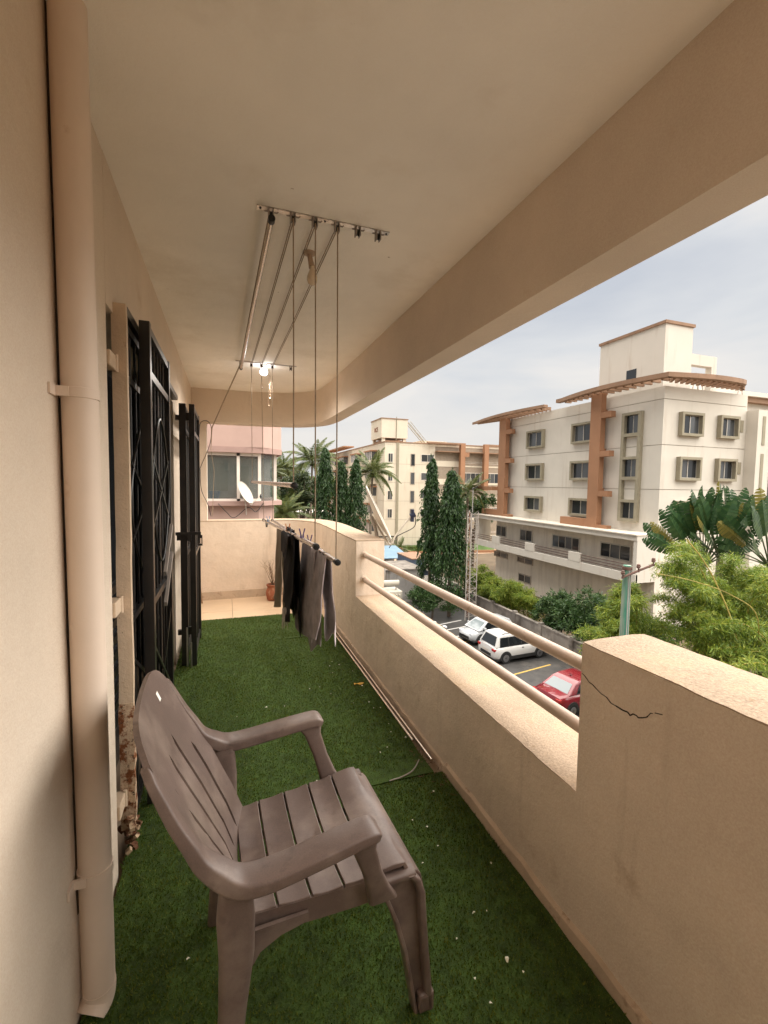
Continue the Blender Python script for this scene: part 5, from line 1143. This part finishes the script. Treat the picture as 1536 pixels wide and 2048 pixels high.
# distant woodland closing the horizon
V = []
for k in range(150):
    a = random.uniform(-.35, 1.35); d = random.uniform(125, 230); x, y = d*math.sin(a), d*math.cos(a); n = 90
    P = np.array([x, y, G+random.uniform(3, 6.5)])+rng.normal(0, 1, (n, 3))*np.array([3.6, 3.6, 2.3]); V.append(quads(P, rng.normal(size=(n, 3)), unit(n), np.full(n, 1.9), np.full(n, 1.1)))
o = quad_obj('distant_woodland', np.concatenate(V), 'leaf_green'); o['kind'] = 'stuff'; o['label'] = 'distant belt of trees along the horizon'; o['category'] = 'trees'
# bamboo
def bamboo(label, base, tips, nper, seed, ll=.19, mat='leaf_bamboo', spread=.6, start=.25, bs=(.5, .5)):
    r = np.random.default_rng(seed); t = thing('bamboo_clump', label, 'bamboo', base, 0, 'bamboo behind the compound wall'); V = []
    b0 = np.array(base)
    for i, tip in enumerate(tips):
        tip = np.array(tip, float)-b0; s0 = np.array([r.uniform(-1, 1)*bs[0], r.uniform(-1, 1)*bs[1] if bs[1] < 1 else tip[1]+r.normal(0, .4), 0])
        mid = np.array([s0[0]*.7+tip[0]*.30, s0[1]*.7+tip[1]*.30, tip[2]*.72]); c = [tuple(p) for p in arc([s0, mid, (mid+tip)/2+np.array([0, 0, .12*tip[2]]), tip], 5)]
        MB().tube(c, list(np.linspace(.035, .006, len(c))), 6).build('culm', 'culm', t, smooth=True, local=True)
        c = np.array(c); u = r.uniform(start, 1.0, nper)**.8*(len(c)-1); k = np.minimum(u.astype(int), len(c)-2); fr = (u-k)[:, None]
        p = c[k]*(1-fr)+c[k+1]*fr; off = unit(nper)*np.array([1, 1, .55])*r.uniform(.05, 1, (nper, 1))*spread*(1.15-.6*(u/(len(c)-1)))[:, None]; off[:, 2] -= .12*np.linalg.norm(off[:, :2], axis=1)
        nodes = p+off
        for q in range(7):
            hd = off*np.array([1, 1, .2]); hd /= np.linalg.norm(hd, axis=1, keepdims=True)+1e-6
            D = hd*.6+r.normal(0, .55, (nper, 3))+np.array([0, 0, -.42]); N = r.normal(0, .5, (nper, 3))+np.array([0, 0, 1.0])
            V.append(quads(nodes+r.normal(0, .05, (nper, 3)), D, N, r.uniform(.65, 1.25, nper)*ll, r.uniform(.8, 1.2, nper)*ll*.135, .1))
    quad_obj('crown', np.concatenate(V), mat, t, off=(0, 0, 0)); return t
def tipset(n, c, s, seed):
    r = np.random.default_rng(seed); return [tuple(np.array(c)+r.normal(0, 1, 3)*np.array(s)) for _ in range(n)]
bamboo('large feathery bamboo mass right of the electricity pole', (17.0, 11.3, G), tipset(28, (15.6, 10.6, -2.5), (1.2, 1.0, .65), 41)+[(13.9, 11.1, -1.1), (14.2, 11.0, -.8)], 210, 51)
bamboo('bamboo leaning over the yard at the right edge of the view', (17.5, 8.0, G), tipset(26, (15.2, 8.6, -3.4), (1.5, 1.4, .7), 42), 210, 52)
bt_ = bamboo('bamboo with a long yellow cane reaching up toward the cream block', (19.5, 12.4, G), tipset(22, (17.6, 11.3, -1.9), (1.4, 1.0, .55), 43)+[(15.0, 11.6, -.55), (15.6, 11.9, -.75)], 190, 53)
MB().tube(arc([(14.6, 10.9, -.20), (14.95, 10.6, -.80), (15.2, 10.25, -1.6), (15.3, 9.75, -2.75), (15.15, 9.4, -3.9), (15.6, 10.0, -6.0)], 5), .022, 6).build('culm', 'culm', bt_, smooth=True)
MB().tube(arc([(12.6, 10.3, -1.15), (13.6, 9.9, -1.35), (14.6, 9.35, -1.75), (15.1, 8.9, -2.4), (15.6, 9.2, -4.5)], 5), .014, 6).build('culm', 'culm', bt_, smooth=True)
bamboo('bamboo thicket low behind the electricity pole', (14.6, 13.2, G), tipset(26, (13.5, 12.3, -4.2), (.8, .7, .8), 46)+tipset(10, (14.2, 12.5, -3.0), (.7, .5, .4), 47), 200, 56, ll=.2)
bamboo('light green bamboo hedge rising over the compound wall by the lattice mast', (20.6, 27.6, G), tipset(30, (20.1, 27.8, -6.55), (.5, 1.7, .4), 44), 210, 54, ll=.2, bs=(.6, 2.0), start=.12, spread=.75)
bamboo('light green bamboo spray drooping over the wall above the silver hatchback', (20.8, 32.5, G), tipset(30, (20.4, 32.6, -6.3), (.6, 1.9, .45), 45), 210, 55, ll=.22, bs=(.6, 2.0), start=.12, spread=.8)
# traveller's palms: fans of torn paddle leaves
def paddle_mesh(Lp, Lb, W, seed):
    r = np.random.default_rng(seed); mb = MB(); blade = []
    def mid(u): return np.array([.10*u*u*Lb*r0, 0, Lp+Lb*u-.06*u**3*Lb])
    r0 = r.uniform(-1.2, 1.2); ns = 12
    for sg in (-1, 1):
        dr = 0
        for i in range(ns):
            u0, u1 = i/ns, (i+.97)/ns
            if r.random() < .35: dr = r.uniform(-.25, .5)
            w0, w1 = [W*.5*math.sin(PI*min(1, .06+.94*u))**.55 for u in (u0, u1)]
            a, b = mid(u0), mid(u1); k = r.uniform(.9, 1.05)
            tilt = .28+dr*.6
            gp = (b-a)*r.uniform(.0, .28); c = b-gp+np.array([-.35*w1*k, sg*w1*k*math.cos(tilt), w1*.22-w1*math.sin(tilt)*.5]); d = a+gp*.6+np.array([-.35*w0*k, sg*w0*k*math.cos(tilt), w0*.22-w0*math.sin(tilt)*.5])
            blade.append([a, b, c, d] if sg > 0 else [d, c, b, a])
    return np.array(blade)
PD = []
for k in range(5):
    o = quad_obj('leaf', paddle_mesh(0, 1.0, .38, 70+k), 'leaf_banana'); PD.append(o.data); bpy.data.objects.remove(o)
old = PD[1].copy(); old.materials.clear(); old.materials.append(MAT['leaf_banana_old'])
def fan(label, loc, az, angs, lens, seed, stem=2.0):
    r = random.Random(seed); t = thing('travellers_palm', label, 'palm tree', loc, 0, 'paddle leaved palms')
    trunk('trunk', t, [(0, 0, 0), (0, 0, stem*.6), (0, 0, stem)], [.20, .17, .15], 'palm_bark')
    for k, (a, l) in enumerate(zip(angs, lens)):
        a = R(a); lp = l*.48; lb = l*.56
        az_ = az+r.uniform(-.30, .30); dirv = Vector((math.cos(az_)*math.sin(a), math.sin(az_)*math.sin(a), math.cos(a)))
        base = Vector((math.cos(az)*.10*math.sin(a), math.sin(az)*.10*math.sin(a), stem-.1)); end = base+dirv*lp
        pe = MB().tube([base, (base+end)/2+Vector((0, 0, .03)), end], [.05, .032, .024], 6).build('petiole', 'petiole', t, smooth=True, local=True)
        o = bpy.data.objects.new('leaf', old if (k % 7 == 3) else PD[k % 5]); C.objects.link(o); o.parent = t
        o.location = end; q = dirv.to_track_quat('Z', 'X').to_euler()
        m = dirv.to_track_quat('Z', 'Y').to_matrix() @ Matrix.Rotation(r.uniform(-.5, .5), 3, 'Z'); o.rotation_euler = m.to_euler(); s = lb*r.uniform(.95, 1.1); o.scale = (s, s, s)
A1 = math.atan2(-Rt.y, -Rt.x)
angs = [82, 72, 64, 56, 48, 40, 33, 26, 19, 12, 5, -3, -10, -18, -27, -36, -46, -57, -68]
ang2 = [88, 80, 73, 66, 60, 54, 48, 42, 36, 31, 25, 20, 14, 9, 3, -3, -8, -14, -20, -26, -33, -40, -48, -56, -65]
fan("fan shaped traveller's palm in front of the cream block's corner", (21.7, 15.3, G), A1, ang2[3:], [2.4+1.1*math.cos(R(a*.8))+random.uniform(-.3, .25) for a in ang2[3:]], 3, stem=6.9)
fan("traveller's palm just behind the fan shaped one, with taller upright leaves", (23.0, 15.4, G), A1+.5, ang2[3:-3], [2.6+1.2*math.cos(R(a*.8))+random.uniform(-.3, .3) for a in ang2[3:-3]], 5, stem=7.2)
fan("paddle leaved palm at the right edge of the view", (24.2, 13.9, G), A1+.35, ang2[2:-2], [2.5+1.2*math.cos(R(a*.8))+random.uniform(-.3, .3) for a in ang2[2:-2]], 4, stem=7.0)
t = blob_tree('dry_foliage', 'dry brown leaf skirt and undergrowth below the paddle leaved palms', 'bush', (22.8, 14.6, G), 5, clumps(10, 0, 0, 4.9, 1.5, 1.2, 1.2, .5, .9, 16), 'leaf_dark', 3500, .55, .13, limbs=3, seed=31, tr=.08, dirz=-.8)
